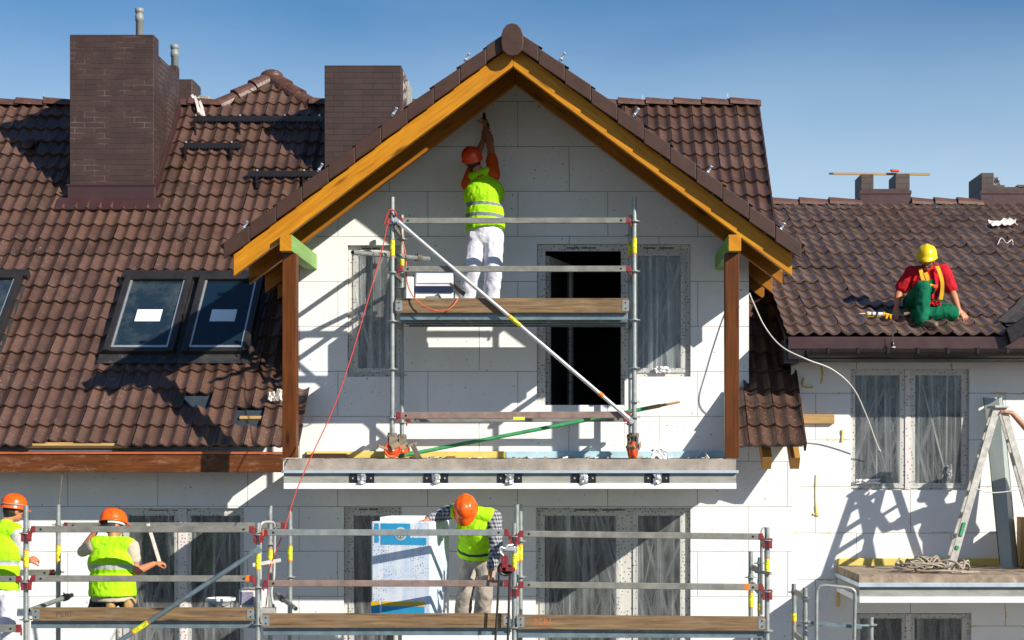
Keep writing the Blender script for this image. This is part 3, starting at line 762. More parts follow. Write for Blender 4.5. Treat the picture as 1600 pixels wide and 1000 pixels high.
roofwin('rw', ((-105,545),(1,545),(40,440),(-60,440)), note=False)

# ---- chimneys
def chimney(parent, x0, x1, yt, d, depth, zb, mt, notch=True, side=None, base_y=None):
    X0, X1 = XX(x0,d), XX(x1,d); zt = ZZ(yt,d); m_ = MB()
    if notch:
        m_.box(X0, X1, d, d+depth, zb, zt-.20); m_.box(X0, X1, d-.0015, d+.26, zt-.203, zt)
        m_.box(X0, X0+.16, d+.261, d+depth, zt-.202, zt-.08); m_.box(X0, X1+.001, d+depth-.16, d+depth+.001, zt-.202, zt-.10)
        m_.box(X0+.3, X1-.25, d+depth-.5, d+depth-.17, zt-.202, zt-.06, 1)
    else: m_.box(X0, X1, d, d+depth, zb, zt)
    if side is not None: m_.box(X1-.004, X1+.012, d+.06, d+depth-.02, zb, zt-.03, 2)
    o_ = m_.build('chimney', [mt, M['concrete2']] + ([side] if side is not None else []), parent, bevel=.006)
    if base_y:
        b_ = MB(); zb0, zb1 = ZZ(base_y[1],d), ZZ(base_y[0],d)
        b_.prism([(X0-.02,d-.02,zb0),(X1+.02,d-.02,zb0),(X1+.02,d-.02,zb1),(X0-.02,d-.02,zb1)], (0,.03,0))
        b_.box(X0-.035, X1+.035, d-.03, d+.01, zb1, zb1+.025)
        b_.prism([(X1+.003,d,zb0-.05),(X1+.003,d+depth,zb0-.05+depth),(X1+.003,d+depth,zb0+.22+depth),(X1+.003,d,zb0+.22)], (.02,0,0))
        N = V3((0,-S45,S45)); Vd = V3((0,S45,S45))
        b_.obox(V3(((X0+X1)/2, d-.09, zb0-.02)), V3((1,0,0)), Vd, N, (X1-X0)/2+.14, .12, .012)
        b_.build('flashing', M['flash'], o_, bevel=.004)
    return o_
ch1 = chimney(house, 109, 240, 54, 20.9, 1.36, ZC+2.8, M['brick'], base_y=(291,318))
side_m = epswall('spattered brick side', (.16,.10,.085), (.5,.45,.4), board=(.25,.075), speck=0)
side_m = NT('mortar spattered side'); _c = side_m.coord(scale=(1,1,1)); _n = side_m.new('ShaderNodeTexVoronoi'); side_m.l.new(_c, _n.inputs[0]); _n.inputs['Scale'].default_value = 11
side_m = side_m.fin(side_m.mix(side_m.ramp(_n.outputs['Distance'], [(.3, 0), (.42, 1)]), (.62,.58,.55), (.07,.04,.035)), .8)
ch2 = chimney(house, 507, 627, 102, 21.2, 1.05, ZC+3.0, brickmat('dark chimney brick', (.052,.030,.026), (.012,.008,.008), .25, .072), notch=False, side=side_m)
MB().box(XX(630,21.8), XX(639.5,21.8), 21.75, 22.2, ZC+3.2, ZZ(128,21.8)).build('chimney_flue', M['concrete2'], house, bevel=.005)
def flue(px, yt, zb, d, r):
    m_ = MB(); x = XX(px,d); zt = ZZ(yt,d); m_.lathe((x, d, 0), [(r,zb),(r,zt-.17),(r*1.16,zt-.165),(r*1.16,zt-.10),(r*1.05,zt-.095),(r*1.05,zt-.06),(r*1.22,zt-.055),(r*1.22,zt-.005),(r*1.0,zt),(r*.8,zt),(r*.8,zt-.1)], 18)
    return m_.build('flue_pipe', M['pipe'], house)
flue(217.8, 13, ZC+4.9, 21.7, .047); flue(273, 70, ZC+4.0, 23.0, .05)
sc_ = MB(); sc_.box(XX(268,23.3), XX(302,23.3), 23.3, 23.8, ZC+3.5, ZZ(123,23.3)); sc_.build('chimney', M['brick'], house, bevel=.03)
sc_ = MB(); sc_.box(XX(309,23.6), XX(326,23.6), 23.6, 24.0, ZC+3.5, ZZ(149,23.6)); sc_.build('chimney_block', M['concrete2'], house, bevel=.01)

# ================================================================== right house
YW2 = 18.6; T2 = math.tan(R(23)); C2, S2 = math.cos(R(23)), math.sin(R(23))
YE2, HE2 = 18.0, 1.35
def roof2H(d): return HE2+(d-YE2)*T2
h2 = thing('terraced_house', 'right-hand house with shallow weathered roof and long dark gutter', 'house', (4.2, YW2, 0))
K1 = rpx(1329, 1515, 576, 766, YW2); K2 = rpx(1337, 1518, 958, 1150, YW2)
panel(MB(), rect(2.406, 9.0, 0, ZC+1.14), [rect(*K1), rect(*K2)], YW2, YW2+.12).build('wall', M['wall2'], h2)
MB().box(2.42, 2.52, YW2+.125, 26, ZC-.5, ZC+1.2).build('party_wall', M['wall2'], h2)
MB().box(2.26, 2.42, 18.04, 19.8, ZC+1.06, ZC+1.32).build('eave_end', M['gutter'], h2)
window(h2, 'window', K1, [rpx(1337,1407,586,755,YW2), rpx(1431,1503.5,586,755,YW2)], YW2, seed=5, mull=(XX(1415,YW2),XX(1423.5,YW2)))
window(h2, 'window', K2, [rpx(1345,1410,967,1140,YW2), rpx(1430,1504,967,1140,YW2)], YW2, seed=6, mull=(XX(1416,YW2),XX(1424,YW2)))
XR2 = 7.2; NV2 = 18; G2 = (23.24-YE2)/C2/NV2; U2 = 2.27; NU2 = int((XR2-U2)/.15)
VX0 = XX(1562, 18.1)
def k2(u, v, i, j):
    X = U2+u; d = YE2+v*C2
    return X < VX0+.05+max(0, (d-18.05))*.62 or d > 20.6
def roof2px(py):
    k = (720-py)/F; return (HE2-YE2*T2)/(k-T2)
roof2 = tiles('roof', h2, M['tile2'], (U2, YE2, ZC+HE2), (1,0,0), (0,C2,S2), (0,-S2,C2), NU2, NV2, .15, G2, k2, seed=21, A=.034, tilt=.036)
un = MB()
for poly in ([(U2+.01,18.04),(9,18.04),(9,23.2),(U2+.01,23.2)],):
    un.prism([(x, d, ZC+roof2H(d)-.025) for x, d in poly], (0, 0, -.08))
un.build('underlay', M['gutter'], roof2)
zr2 = ZC+roof2H(23.24)+.02; rc = MB()
ridgecap(rc, (2.3,23.26,zr2), (XX(1345,23.3)-.02,23.26,zr2), .12, .38); rm2 = plain('red brown ridge tile', (.115,.052,.036), .5, var=.2, scale=6); rc.build('ridge_tiles', rm2, roof2); rc = MB(); ridgecap(rc, (XX(1422,23.3)+.02,23.26,zr2), (XX(1534,23.3)-.02,23.26,zr2), .12, .38)
rc.build('ridge_tiles', rm2, roof2)
gt = MB(); gx = XX(1232,17.98)
gt.box(gx, 5.25, 17.99, 18.03, ZZ(545,17.98), ZZ(526,17.98), 0)
gt.box(gx, 5.25, 18.002, 18.03, ZC+1.10, ZZ(545,17.98)-.001, 1); gt.box(gx+.03, 5.25, 18.03, YW2-.005, ZC+1.10, ZC+1.13, 1)
gt.build('fascia', [M['flash'], M['gutter']], h2, bevel=.003)
gm = MB(); xa, xb = XX(1262,17.92), 5.28; yc, zc_ = 17.915, ZZ(545.5,17.92); pts = []; K = 9
for X in (xa, xb):
    for rr in (.075, .068):
        for k in range(K): t = math.pi*k/(K-1); pts.append((X, yc-math.cos(t)*rr, zc_-math.sin(t)*rr*1.2))
fs = []
for k in range(K-1): fs += [(k, k+1, 2*K+k+1, 2*K+k), (K+k+1, K+k, 3*K+k, 3*K+k+1)]
fs += [(0, 2*K, 3*K, K), (K-1, 2*K-1, 4*K-1, 3*K-1)] + [(k+1, k, K+k, K+k+1) for k in range(K-1)]
gm.add(pts, fs, 0, False)
for k in range(8):
    x = xa+.2+k*.32; gm.box(x, x+.03, yc-.085, yc+.07, zc_+.0, zc_+.012, 1); gm.box(x, x+.03, yc-.083, yc-.077, zc_-.05, zc_+.0, 1)
gm.build('gutter', [M['gutter'], M['gutter']], h2)
# masonry chimneys with open flue gaps on the ridge
def ridge_chimney(pil, x0, x1, d, depth, yt, ylow, ybase):
    m_ = MB(); X0, X1 = XX(x0,d), XX(x1,d)
    m_.box(X0, X1, d, d+depth, ZC+3.0, ZZ(ylow,d))
    for (a, b, t_) in pil: m_.box(XX(a,d), XX(b,d), d-.001, d+depth, ZZ(ylow,d)-.002, ZZ(t_,d))
    o_ = m_.build('chimney', M['brick2'], h2, bevel=.006)
    f_ = MB(); f_.box(X0-.012, X1+.012, d-.02, d+.0, ZZ(321,d), ZZ(303.5,d)); f_.box(X0-.02, X1+.02, d-.03, d+.0, ZZ(303.5,d), ZZ(298,d))
    f_.build('flashing', plain('plum sheet metal', (.075,.036,.036), .4, var=.15), o_, bevel=.003); return o_
ridge_chimney([(1345,1365,272),(1399,1421.6,271.5)], 1345, 1421.6, 23.2, .5, 272, 295, 298)
ridge_chimney([(1533.5,1553,270),(1553.1,1570,289),(1570.1,1604,292),(1590,1660,288.5)], 1533.5, 1660, 23.2, .76, 270, 294, 298)
sl2 = slab(h2, XX(1343,17.05), 6.6, 17.05, YW2-.004, [ZZ(y,17.05) for y in (898,910.5,917,932.5,942)], (), 'concrete3')
sf = MB(); sf.box(XX(1309,YW2), 6.6, YW2-.045, YW2-.004, ZZ(885,YW2), ZZ(872,YW2)); 
sf.box(XX(1307,YW2), XX(1312,YW2), YW2-.03, YW2-.004, ZZ(948,YW2), ZZ(873,YW2)); sf.build('foam_strip', M['yfoam'], h2, bevel=.008)
# lap of the next gable: verge board, its valley sheet
vb = MB()
p0 = V3((VX0+.02, 18.0, ZC+1.42)); p1 = V3((VX0+1.6, 18.0, ZC+1.42+.75*1.58))
vb.prism([(p0.x,17.9,p0.z),(p0.x+1.9,17.9,p0.z+1.2),(p0.x+1.9,17.9,p0.z+1.02),(p0.x+.05,17.9,p0.z-.16)], (0,.10,0))
vb.prism([(p0.x+.05,18.0,p0.z-.02),(p0.x+1.9,18.0,p0.z+1.15),(p0.x+1.9,18.0,p0.z+1.08),(p0.x+.05,18.0,p0.z-.09)], (0,3.4,0))
vb.build('side_gable_roof', M['gutter'], h2, bevel=.006)  # near-black gutter colour stands in for the shadow on this gable
MB().box(5.3, 9, 18.1, 21.5, ZC+1.1, ZC+1.5).build('side_gable_wall', M['gutter'], h2)
v2 = MB(); rr = random.Random(3); pts = []
for i in range(9):
    y = 18.25+i*.24; x = VX0-.02+(y-18.05)*.62
    pts += [(x-.08+rr.uniform(-.02,.02), y, ZC+roof2H(y)+.085), (x+.0, y, ZC+roof2H(y)+.05+rr.uniform(0,.02)), (x+.16, y, ZC+roof2H(y)+.07)]
v2.add(pts, [(i*3+k, i*3+k+1, i*3+k+4, i*3+k+3) for i in range(8) for k in range(2)], 0, False)
v2.build('valley_sheet', plain('crumpled grey sheet', (.035,.03,.03), .8, .0, var=.4, scale=8), h2)  # grey sheet darkened, its shadow put into the colour
# ================================================================== scaffolding
def spline(pts, n=8):
    pts = [V3(p) for p in pts]; out = []
    for i in range(len(pts)-1):
        a, b, c, d = pts[max(i-1,0)], pts[i], pts[i+1], pts[min(i+2, len(pts)-1)]
        for k in range(n):
            t = k/n; out.append(.5*((2*b)+(c-a)*t+(2*a-5*b+4*c-d)*t*t+(3*b-a-3*c+d)*t**3))
    out.append(pts[-1]); return out
TR = .0245
def sticker(par, c, ax, L, r=TR, txt='PERI UP', flip=False):
    """yellow sleeve sticker with orange ends and lettering wrapped round a tube"""
    ax = V3(ax).normalized(); c = V3(c); m_ = MB()
    m_.tube(c-ax*(L/2-.012), c+ax*(L/2-.012), r+.0018, None, 14, 0, False)
    m_.tube(c-ax*L/2, c-ax*(L/2-.0125), r+.0018, None, 14, 1, False); m_.tube(c+ax*(L/2-.0125), c+ax*L/2, r+.0018, None, 14, 1, False)
    n = V3((0,-1,0)); n = (n-ax*n.dot(ax)).normalized(); up = n.cross(ax)
    for (word, off, mi) in ((txt.split()[0], -L*.22, 3), (txt.split()[1], L*.26, 2)):
        t = text_mesh(word, c+n*(r+.003)+ax*off, ax, up, .042, 1.0, r+.003); m_.add(t.v, t.f, mi)
    return m_.build('sticker', [M['yellow'], M['orange'], M['letter'], M['letred']], par)
def standard(par, px, d, yt, zb, ros=(), stk=None, name='standard', m='steel'):
    x = XX(px, d); zt = ZZ(yt, d); m_ = MB()
    m_.tube((x,d,zb), (x,d,zt), TR, None, 14); m_.tube((x,d,zt-.13), (x,d,zt), TR*.82, None, 12) 
    m_.tube((x,d,zt-.30), (x,d,zt-.22), TR*1.12, None, 14)
    for y in ros:
        z = ZZ(y, d); m_.disc((x,d,z), (0,0,1), .062, .009, 16); m_.tube((x,d,z-.02),(x,d,z+.02), TR*1.2, None, 14)
    o_ = m_.build(name, M[m], par)
    if stk: sticker(o_, (x, d, (ZZ(stk[0],d)+ZZ(stk[1],d))/2), (0,0,1), abs(ZZ(stk[0],d)-ZZ(stk[1],d)))
    return o_
def rail(par, p0, p1, h=.062, th=.034, m='rail', heads=(True, True), name='guardrail', orange=None, red='redp'):
    p0, p1 = V3(p0), V3(p1); d = (p1-p0).normalized(); m_ = MB()
    m_.beam(p0+d*.05, p1-d*.05, th, h)
    for (hd, p, s_) in ((heads[0], p0, 1), (heads[1], p1, -1)):
        if not hd: continue
        m_.beam(p+d*s_*.012, p+d*s_*.060, th+.004, h+.002, m=1); m_.beam(p+d*s_*.002+V3((0,-.004,-.03)), p+d*s_*.018+V3((0,-.004,-.03)), th*.7, .08, m=1)
        q = p+d*s_*.11+V3((0,-th/2-.001,0)); m_.disc(q, (0,1,0), .011, .006, 10, 2)
    if orange is not None:
        q = p0+(p1-p0)*orange; m_.beam(q-d*.028, q+d*.028, th+.003, h+.003, m=3)
    return m_.build(name, [M[m], M[red], M['black'], M['orange']], par, bevel=.006, grain=d)
def toeboard(par, p0, p1, h, word=None, wm=None, wpos=.8):
    p0, p1 = V3(p0), V3(p1); d = (p1-p0).normalized(); m_ = MB(); m_.beam(p0, p1, .03, h)
    o_ = m_.build('toe_board', M['plank'], par, bevel=.005, grain=d)
    pl = MB()
    for (p, s_) in ((p0, 1), (p1, -1)):
        pl.obox(p+d*s_*.03+V3((0,-.0165,0)), d, V3((0,1,0)), V3((0,0,1)), .035, .0025, h*.36)
        for k in (-1, 1): pl.disc(p+d*s_*.03+V3((0,-.02,k*h*.2)), (0,1,0), .008, .006, 8, 1)
    pl.islands('end_plate', [M['steel'], M['black']], o_, len(pl.f)//2)
    if word:
        t = text_mesh(word, p0+(p1-p0)*wpos+V3((0,-.0162,0)), d, (0,0,1), h*.62, 1.05); t.build('lettering', wm, o_)
    return o_
def deck(par, x0, x1, d0, d1, zt, th, n=3):
    w = (d1-d0)/n
    for k in range(n):
        m_ = MB(); a, b = d0+k*w+.004, d0+(k+1)*w-.004
        m_.box(x0, x1, a, b, zt-.02, zt); m_.box(x0, x1, a, a+.03, zt-th, zt-.0201); m_.box(x0, x1, b-.03, b, zt-th, zt-.0201)
        q = x0+.12
        while q < x1-.1: m_.box(q, q+.03, a+.031, b-.031, zt-th*.8, zt-.0202); q += .28
        m_.build('deck_plank', M['deck'], par, bevel=.003)

# ---- lower scaffold
DF, DB = 16.3, 17.3
scf = thing('scaffold', 'long three-bay steel scaffold with wooden toe boards in front of the lower windows', 'scaffold', (-1.8, 16.8, 0))
standard(scf, 40.5, DF, 790, 0, (833,909,968), (859,887)); standard(scf, 403, DF, 817, 0, (835,917,975), (862,891))
standard(scf, 803.5, DF, 817, 0, (838,919,980), (862,891)); standard(scf, 1198.5, DF, 824, 0, (844,924,985), (872,900))
standard(scf, 91, DB, 788, 0, (820,894), (851,878)); standard(scf, 422, 16.85, 790, 0, (850,), (857,883)); standard(scf, 453, DB, 789, 0, (827,901), (852,877))
standard(scf, 807.5, 16.85, 788, 0, (838,919), (852,878)); standard(scf, 813, DB, 788, 0, (845,901), (850,876)); standard(scf, 1173, DB, 862, 0, (902,), (925,950)); standard(scf, 1187.5, 16.85, 871, 0, (880,), (940,955))
def fr(px, py, d=DF-.03): return P(px, py, d)
rail(scf, fr(47,827), fr(399,827)); rail(scf, fr(410,832), fr(797,832), m='steel', orange=.012); rail(scf, fr(809,834), fr(1194,838.5))
rail(scf, fr(47,904), fr(399,904), orange=.97); rail(scf, fr(410,911.5), fr(797,911.5), m='rail2'); rail(scf, fr(809,913.5), fr(1194,917.5), orange=.93)
rail(scf, fr(-60,904), fr(35,905), orange=.5); rail(scf, fr(-60,982), fr(35,982), h=.075)
rail(scf, P(98,821,DB), P(448,821,DB)); rail(scf, P(-40,895,DB), P(87,894.5,DB)); 
rail(scf, P(1187,892,16.86), P(1175,886,DB), heads=(0,0), name='ledger'); rail(scf, P(807,838,16.82), P(803.5,838,DF+.03), heads=(0,0), name='ledger')
rail(scf, P(1187,925,16.86), P(1175,912,DB), heads=(0,0), name='ledger')
toeboard(scf, fr(52,959.5), fr(397,959.5), .132, 'PERI', plain('dark stamped ink', (.10,.085,.07), .8), .14)
toeboard(scf, fr(411,969.5), fr(797,969.5), .142); toeboard(scf, fr(809,971.5), fr(1195,974.5), .142, 'PERI', M['letor'], .10)
deck(scf, XX(48,DF), XX(398,DF), DF, DB-.05, ZZ(970.5,DF), .07); deck(scf, XX(411,DF), XX(797,DF), DF, DB-.05, ZZ(981.5,DF), .07); deck(scf, XX(809,DF), XX(1194,DF), DF, DB-.05, ZZ(985.5,DF), .07)
bm = MB(); a, b = P(399,862,DF-.06), P(150,1026,DF-.06); bm.tube(a, b, TR, None, 14); bm.obox(a, (b-a).normalized(), V3((0,1,0)), (b-a).normalized().cross(V3((0,1,0))), .06, .012, .03)
bo = bm.build('diagonal_brace', M['deck'], scf); sticker(bo, a+(b-a)*.718, (a-b), .19)
def tie(par, p0, p1, clamp=.8):
    p0, p1 = V3(p0), V3(p1); d = (p1-p0).normalized(); m_ = MB(); m_.tube(p0, p1, TR, None, 14, 0, True); m_.tube(p0-d*.002, p0+d*.01, TR*.8, None, 12, 1)  # black disc paints the shade inside the open tube end
    q = p0+(p1-p0)*clamp; m_.tube(q-d*.04, q+d*.04, TR*1.5, None, 12, 2); m_.obox(q+V3((0,0,.03)), d, V3((0,1,0)), d.cross(V3((0,1,0))), .03, .03, .012, 2); m_.tube(q+V3((0,-.02,.02)), q+V3((0,-.06,.05)), .009, None, 8, 2)
    return m_.build('wall_tie', [M['steel'], M['black'], M['rustg']], par)
tie(scf, P(45,954,16.36), P(112,930,17.28), .85); tie(scf, P(462,951,16.75), P(433,929,17.35), .72)
hm = MB()                                    # bent handle and access gate beside the second post
hm.path(spline([P(407,850,16.35), P(406,826,16.35), P(409,818,16.35), P(415,815.5,16.4), P(425,816,16.5), P(429,822,16.55), P(429,850,16.6), P(428,900,16.6), P(424,925,16.6), P(428,950,16.6)], 5), .013)
hm.path([P(407,850,16.35), P(407,905,16.38)], .012); hm.beam(P(394,883,16.27), P(438,875,16.5), .02, .035); hm.box(XX(408,16.5), XX(429,16.5), 16.45, 16.6, ZZ(975,16.5), ZZ(950,16.5))
hm.build('access_gate', plain('pale grey tube', (.50,.50,.47), .5, .2), scf)
hm = MB(); hm.path(spline([P(1190,842,16.4), P(1190,830,16.42), P(1194,825,16.45), P(1198,829,16.45)], 5), .012); hm.path([P(1190,842,16.42), P(1190.5,960,16.42)], .016); hm.beam(P(1181,893,16.4), P(1204,896,16.24), .03, .03)
hm.build('access_gate', M['steel'], scf)
cl = MB()
for (px, py) in ((40.5,833),(403,835),(803.5,838),(40.5,909),(803.5,919),(1198.5,844),(1198.5,924)):
    cl.obox(P(px+5,py+5,DF-.03), V3((1,0,0)), V3((0,1,0)), V3((0,0,1)), .018, .02, .05); cl.obox(P(px-5,py+6,DF-.03), V3((1,0,0)), V3((0,1,0)), V3((0,0,1)), .012, .02, .045)
cl.islands('wedge_lock', plain('dark red wedge', (.26,.03,.035), .6, .1, var=.35, scale=30), scf, 12)
wt = MB(); wt.tube(P(92,788,DB+.6), P(97.5,738,DB+.6), .006, None, 6); wt.build('guy_wire', M['rustg'], scf)

# ---- tower on the balcony
TF, TB = 17.25, 18.2
tw = thing('scaffold_tower', 'small rolling scaffold tower on orange castors standing on the balcony slab', 'scaffold', (XX(802,TF), TF+.5, ZC+.03))
ZS = ZC+.03
standard(tw, 613, TF, 308, ZZ(690,TF), (350,426,502,577,653), (374,401)); standard(tw, 991, TF, 308, ZZ(690,TF), (346,424,500,575,628,652), (371,397))
XL_, XR_ = XX(613,TF), XX(991,TF)
def px_(X, d): return CX+X*F/d
standard(tw, px_(XL_,TB), TB, 336, ZZ(690,TB), (374,450,505,586,660), (396,416)); standard(tw, px_(XR_,TB)-1, TB, 336, ZZ(690,TB), (368,440,515,590,662), (380,402))
tf = TF-.03
rail(tw, P(621,345,tf), P(987,344.5,tf), h=.058); rail(tw, P(621,420.5,tf), P(987,420,tf), h=.062); rail(tw, P(618,649.5,tf), P(986,648,tf), h=.070, m='rail2')
rail(tw, P(634,655.5,TB), P(982,654.5,TB), h=.062)
ol = MB(); ol.box(XX(802,tf), XX(820,tf), tf-.0205, tf-.018, ZZ(656,tf), ZZ(651.5,tf)); ol.build('sticker', M['yellow'], tw)
for (y0, y1) in ((424,424),(502,502),(650,652)):
    for X in (XL_, XR_): rail(tw, (X, TF+.03, ZZ(y0,TF)), (X, TB-.03, ZZ(y0,TF)), heads=(0,0), name='ledger', h=.05)
rail(tw, (XL_, TF+.03, ZZ(352,TF)), (XL_, TB-.03, ZZ(352,TF)), heads=(0,0), name='ledger', h=.045)
toeboard(tw, P(619,477.5,tf), P(982,477.5,tf), .152)
deck(tw, XX(625,TF), XX(981,TF), TF, TB-.02, ZZ(488.5,TF), .075)
bm = MB(); a, b = P(622,346,TF-.075), P(984,655,TF-.075); bm.tube(a, b, TR*.84, None, 14)
for p, s_ in ((a, 1), (b, -1)):
    dd = (b-a).normalized(); bm.obox(p+dd*s_*.05, dd, V3((0,1,0)), dd.cross(V3((0,1,0))), .10, .012, .022); bm.tube(p+V3((0,-.02,0)), p+V3((0,.06,0)), .014, None, 8)
bm.tube(a+(b-a)*.868, a+(b-a)*.885, TR*1.04, None, 14, 1)
bo = bm.build('diagonal_brace', [M['alu'], M['orange']], tw); sticker(bo, a+(b-a)*.503, (b-a), .165, TR*.84)
tie(tw, P(551,394.5,17.0), P(672,404.5,18.1), .84)
for (X, y, side) in ((XL_, TF, 1), (XL_, TB, 1), (XR_, TF, 0), (XR_, TB, 0)):
    c = MB(); zt = ZC+.26; wc = V3((X, y, ZC+.03+.088)); ax = V3((.28,-1,0)).normalized() if side else V3((1,-.25,0)).normalized(); fw = V3((0,0,1)).cross(ax)
    if side: wc = wc+fw*.0
    c.tube((X,y,zt), (X,y,zt+.03), .05, None, 14); c.tube((X,y,zt+.03),(X,y,zt+.12), .019, None, 10)
    for s_ in (-1, 1): c.obox(wc+ax*s_*.034+V3((0,0,.085)), fw, ax, V3((0,0,1)), .042, .004, .075)
    c.obox(V3((X,y,zt-.004)), fw, ax, V3((0,0,1)), .05, .04, .008); c.disc(wc, ax, .016, .10, 10, 1)
    c.obox(wc+ax*.055+fw*.02+V3((0,0,.04)), (fw+V3((0,0,.5))).normalized(), ax, (V3((0,0,1))-fw*.5).normalized(), .045, .005, .03, 2)
    c.obox(wc-fw*.1+V3((0,0,.02)), (fw-V3((0,0,.35))).normalized(), ax, V3((0,0,1)), .05, .03, .012, 2)
    co_ = c.build('castor', [M['rustg'], M['alu'], plain('rust brown lever', (.32,.22,.13), .7, .2)], tw, bevel=.003)
    wl_ = MB(); pr = [(.0,-.026),(.055,-.026),(.06,-.012),(.07,-.012),(.074,-.024),(.088,-.024),(.09,0),(.088,.024),(.074,.024),(.07,.012),(.06,.012),(.055,.026),(0,.026)]
    wl_.lathe(wc, pr, 24, 0, ax); wl_.build('wheel', M['orangep'], co_)
rl = MB(); 
# small access frame at the right
sf2 = thing('scaffold', 'short low scaffold piece with a bent tube ladder frame below the right balcony', 'scaffold', (XX(1300,16.6), 16.8, 0))
standard(sf2, 1240.5, 17.3, 912, 0, (925,), (949,972)); standard(sf2, 1258, 16.6, 918, 0, (935,971), None); standard(sf2, 1361, 16.6, 964, 0, (976,), None)
hm = MB(); hm.path(spline([P(1275,1100,16.4), P(1275.5,990,16.4), P(1276,930,16.4), P(1278,919,16.4), P(1284,915,16.4), P(1300,915.5,16.4), P(1325,918.5,16.4), P(1333,922,16.4), P(1336,932,16.4), P(1335,990,16.4), P(1334,1100,16.4)], 6), .019)
for z in (1010, 1050): hm.tube(P(1275.5,z,16.4), P(1335,z,16.4), .015, None, 8)
hm.build('ladder_frame', M['steel'], sf2)
hm = MB(); hm.beam(P(1267,973,16.45), P(1346,980,16.45), .02, .036); hm.tube(P(1262,972,16.5), P(1358,978,16.55), .012, None, 8); hm.build('crossbar', M['deck'], sf2)
rail(sf2, P(1242,925,17.28), P(1257,932,16.65), heads=(0,0), name='ledger'); rail(sf2, P(1242,990,17.28), P(1257,1004,16.65), heads=(0,0), name='ledger')

# ================================================================== small things
def single(name, mb, mats, label, cat, loc, group=None, **kw):
    return tag(mb.build(name, mats, None, loc=loc, **kw), label, cat, group)
# lightning rod clips
def clip_mb(b, tilt):
    m_ = MB(); u = V3((math.sin(tilt),0,math.cos(tilt))); s_ = V3((math.cos(tilt),0,-math.sin(tilt)))
    m_.obox(V3(b)+u*.035, s_, V3((0,1,0)), u, .012, .004, .045); m_.obox(V3(b)+u*.08+V3((0,-.015,0)), s_, V3((0,1,0)), u, .013, .022, .006); m_.obox(V3(b)+u*.02+V3((0,.02,-.005)), s_, V3((0,1,0)), u, .014, .045, .005)
    return m_
gl_ = 'lightning conductor clips along the roof edges'
ordn = ['lowest', 'second lowest', 'third lowest', 'topmost']
for sgn, pts in ((-1, ((380,354),(497,264),(613,177),(726,92))), (1, ((1218,357),(1104,268),(990,178),(875,91)))):
    for k, (px, py) in enumerate(pts):
        b = P(px, py+3, 16.92)
        single('conductor_clip', clip_mb(b, -sgn*.6 if sgn < 0 else .62), M['alu'], 'small silver clip on the %s gable edge, %s of its four' % ('left' if sgn < 0 else 'right', ordn[k]), 'clip', b, gl_, bevel=.003)
for (px, py, lb) in ((68,160,'small silver clip standing on the ridge left of the big chimney'), (1004,166,'silver ridge clip just right of the gable slope'), (1137,163,'silver ridge clip near the right end of the high ridge')):
    b = P(px, py, 22.45); m_ = clip_mb(b, .1); m_.obox(b+V3((0,0,.10)), V3((1,0,0)), V3((0,1,0)), V3((0,0,1)), .008, .004, .05)
    single('conductor_clip', m_, M['alu'], lb, 'clip', b, 'conductor clips on the high ridge')
# roof walkways (snow gratings) on brackets
def onroof(px, py, n=0.0):
    d = 17.66/(1-(720-py)/F); return V3((XX(px,d), d-n*S45, ZC+mainH(d)+n*S45))
def walkway(x0, x1, yb, legs, yl, label):
    a, b = onroof(x0, yb+8), onroof(x1, yb+8); d = a.y-.12; z = ZZ((yb*2+9)/2, d); xa, xb = XX(x0,d), XX(x1,d)
    t = thing('roof_walkway', label, 'grating', ((xa+xb)/2, d, z-.2), 'gratings on the brown roof')
    m_ = MB(); m_.box(xa, xb, d-.02, d-.005, z-.035, z+.035); m_.box(xa, xb, d+.20, d+.215, z-.035, z+.035)
    q = xa
    while q < xb: m_.box(q, q+.012, d-.005, d+.20, z-.02, z+.03); m_.box(q+.005, q+.03, d-.03, d-.0201, z-.045, z-.015); q += .045
    m_.build('grating', M['gutter'], t)
    for px in legs:
        x = XX(px, d); k = MB(); pz = onroof(px, yl)
        k.beam((x-.02, d-.01, z-.03), (pz.x, pz.y-.04, pz.z+.0), .045, .02, (1,0,0)); k.beam((x+.03, d+.16, z-.03), (x+.03, pz.y+.3, pz.z+.36), .03, .015, (1,0,0)); k.beam((x, d-.02, z-.05), (x, d+.2, z-.05), .03, .02); k.disc((x, d-.03, z+.04), (0,1,0), .012, .02, 8, 1)
        k.build('bracket', [M['gutter'], M['alu']], t)
walkway(305, 506, 181, (307,376,446,500), 213, 'long black grating high on the roof just below the hipped peak')
walkway(288, 378, 223, (292,363), 254, 'short black grating on two brackets right of the big chimney')
walkway(388, 500, 267, (403,476), 296, 'black grating in chimney shadow lowest of the three')
# straps on the ridge
rg = MB()
for (pts) in (((304,150),(308,162),(313,185),(316,196)), ((309,152),(315,166),(320,186),(322,190)), ((300,148),(311,170),(318,180),(325,184)), ((312,190),(320,196),(326,191))):
    p3 = spline([P(x, y, 22.3+(.15 if y < 160 else -.004*(y-160))) for x, y in pts], 5)
    for i in range(len(p3)-1): rg.beam(p3[i], p3[i+1]+ (p3[i+1]-p3[i])*.1, .035, .006, (0,-1,.3))
single('strap', rg, M['rag'], 'pale ragged straps hanging over the ridge beside the big chimney', 'strap', P(312,170,22.3))
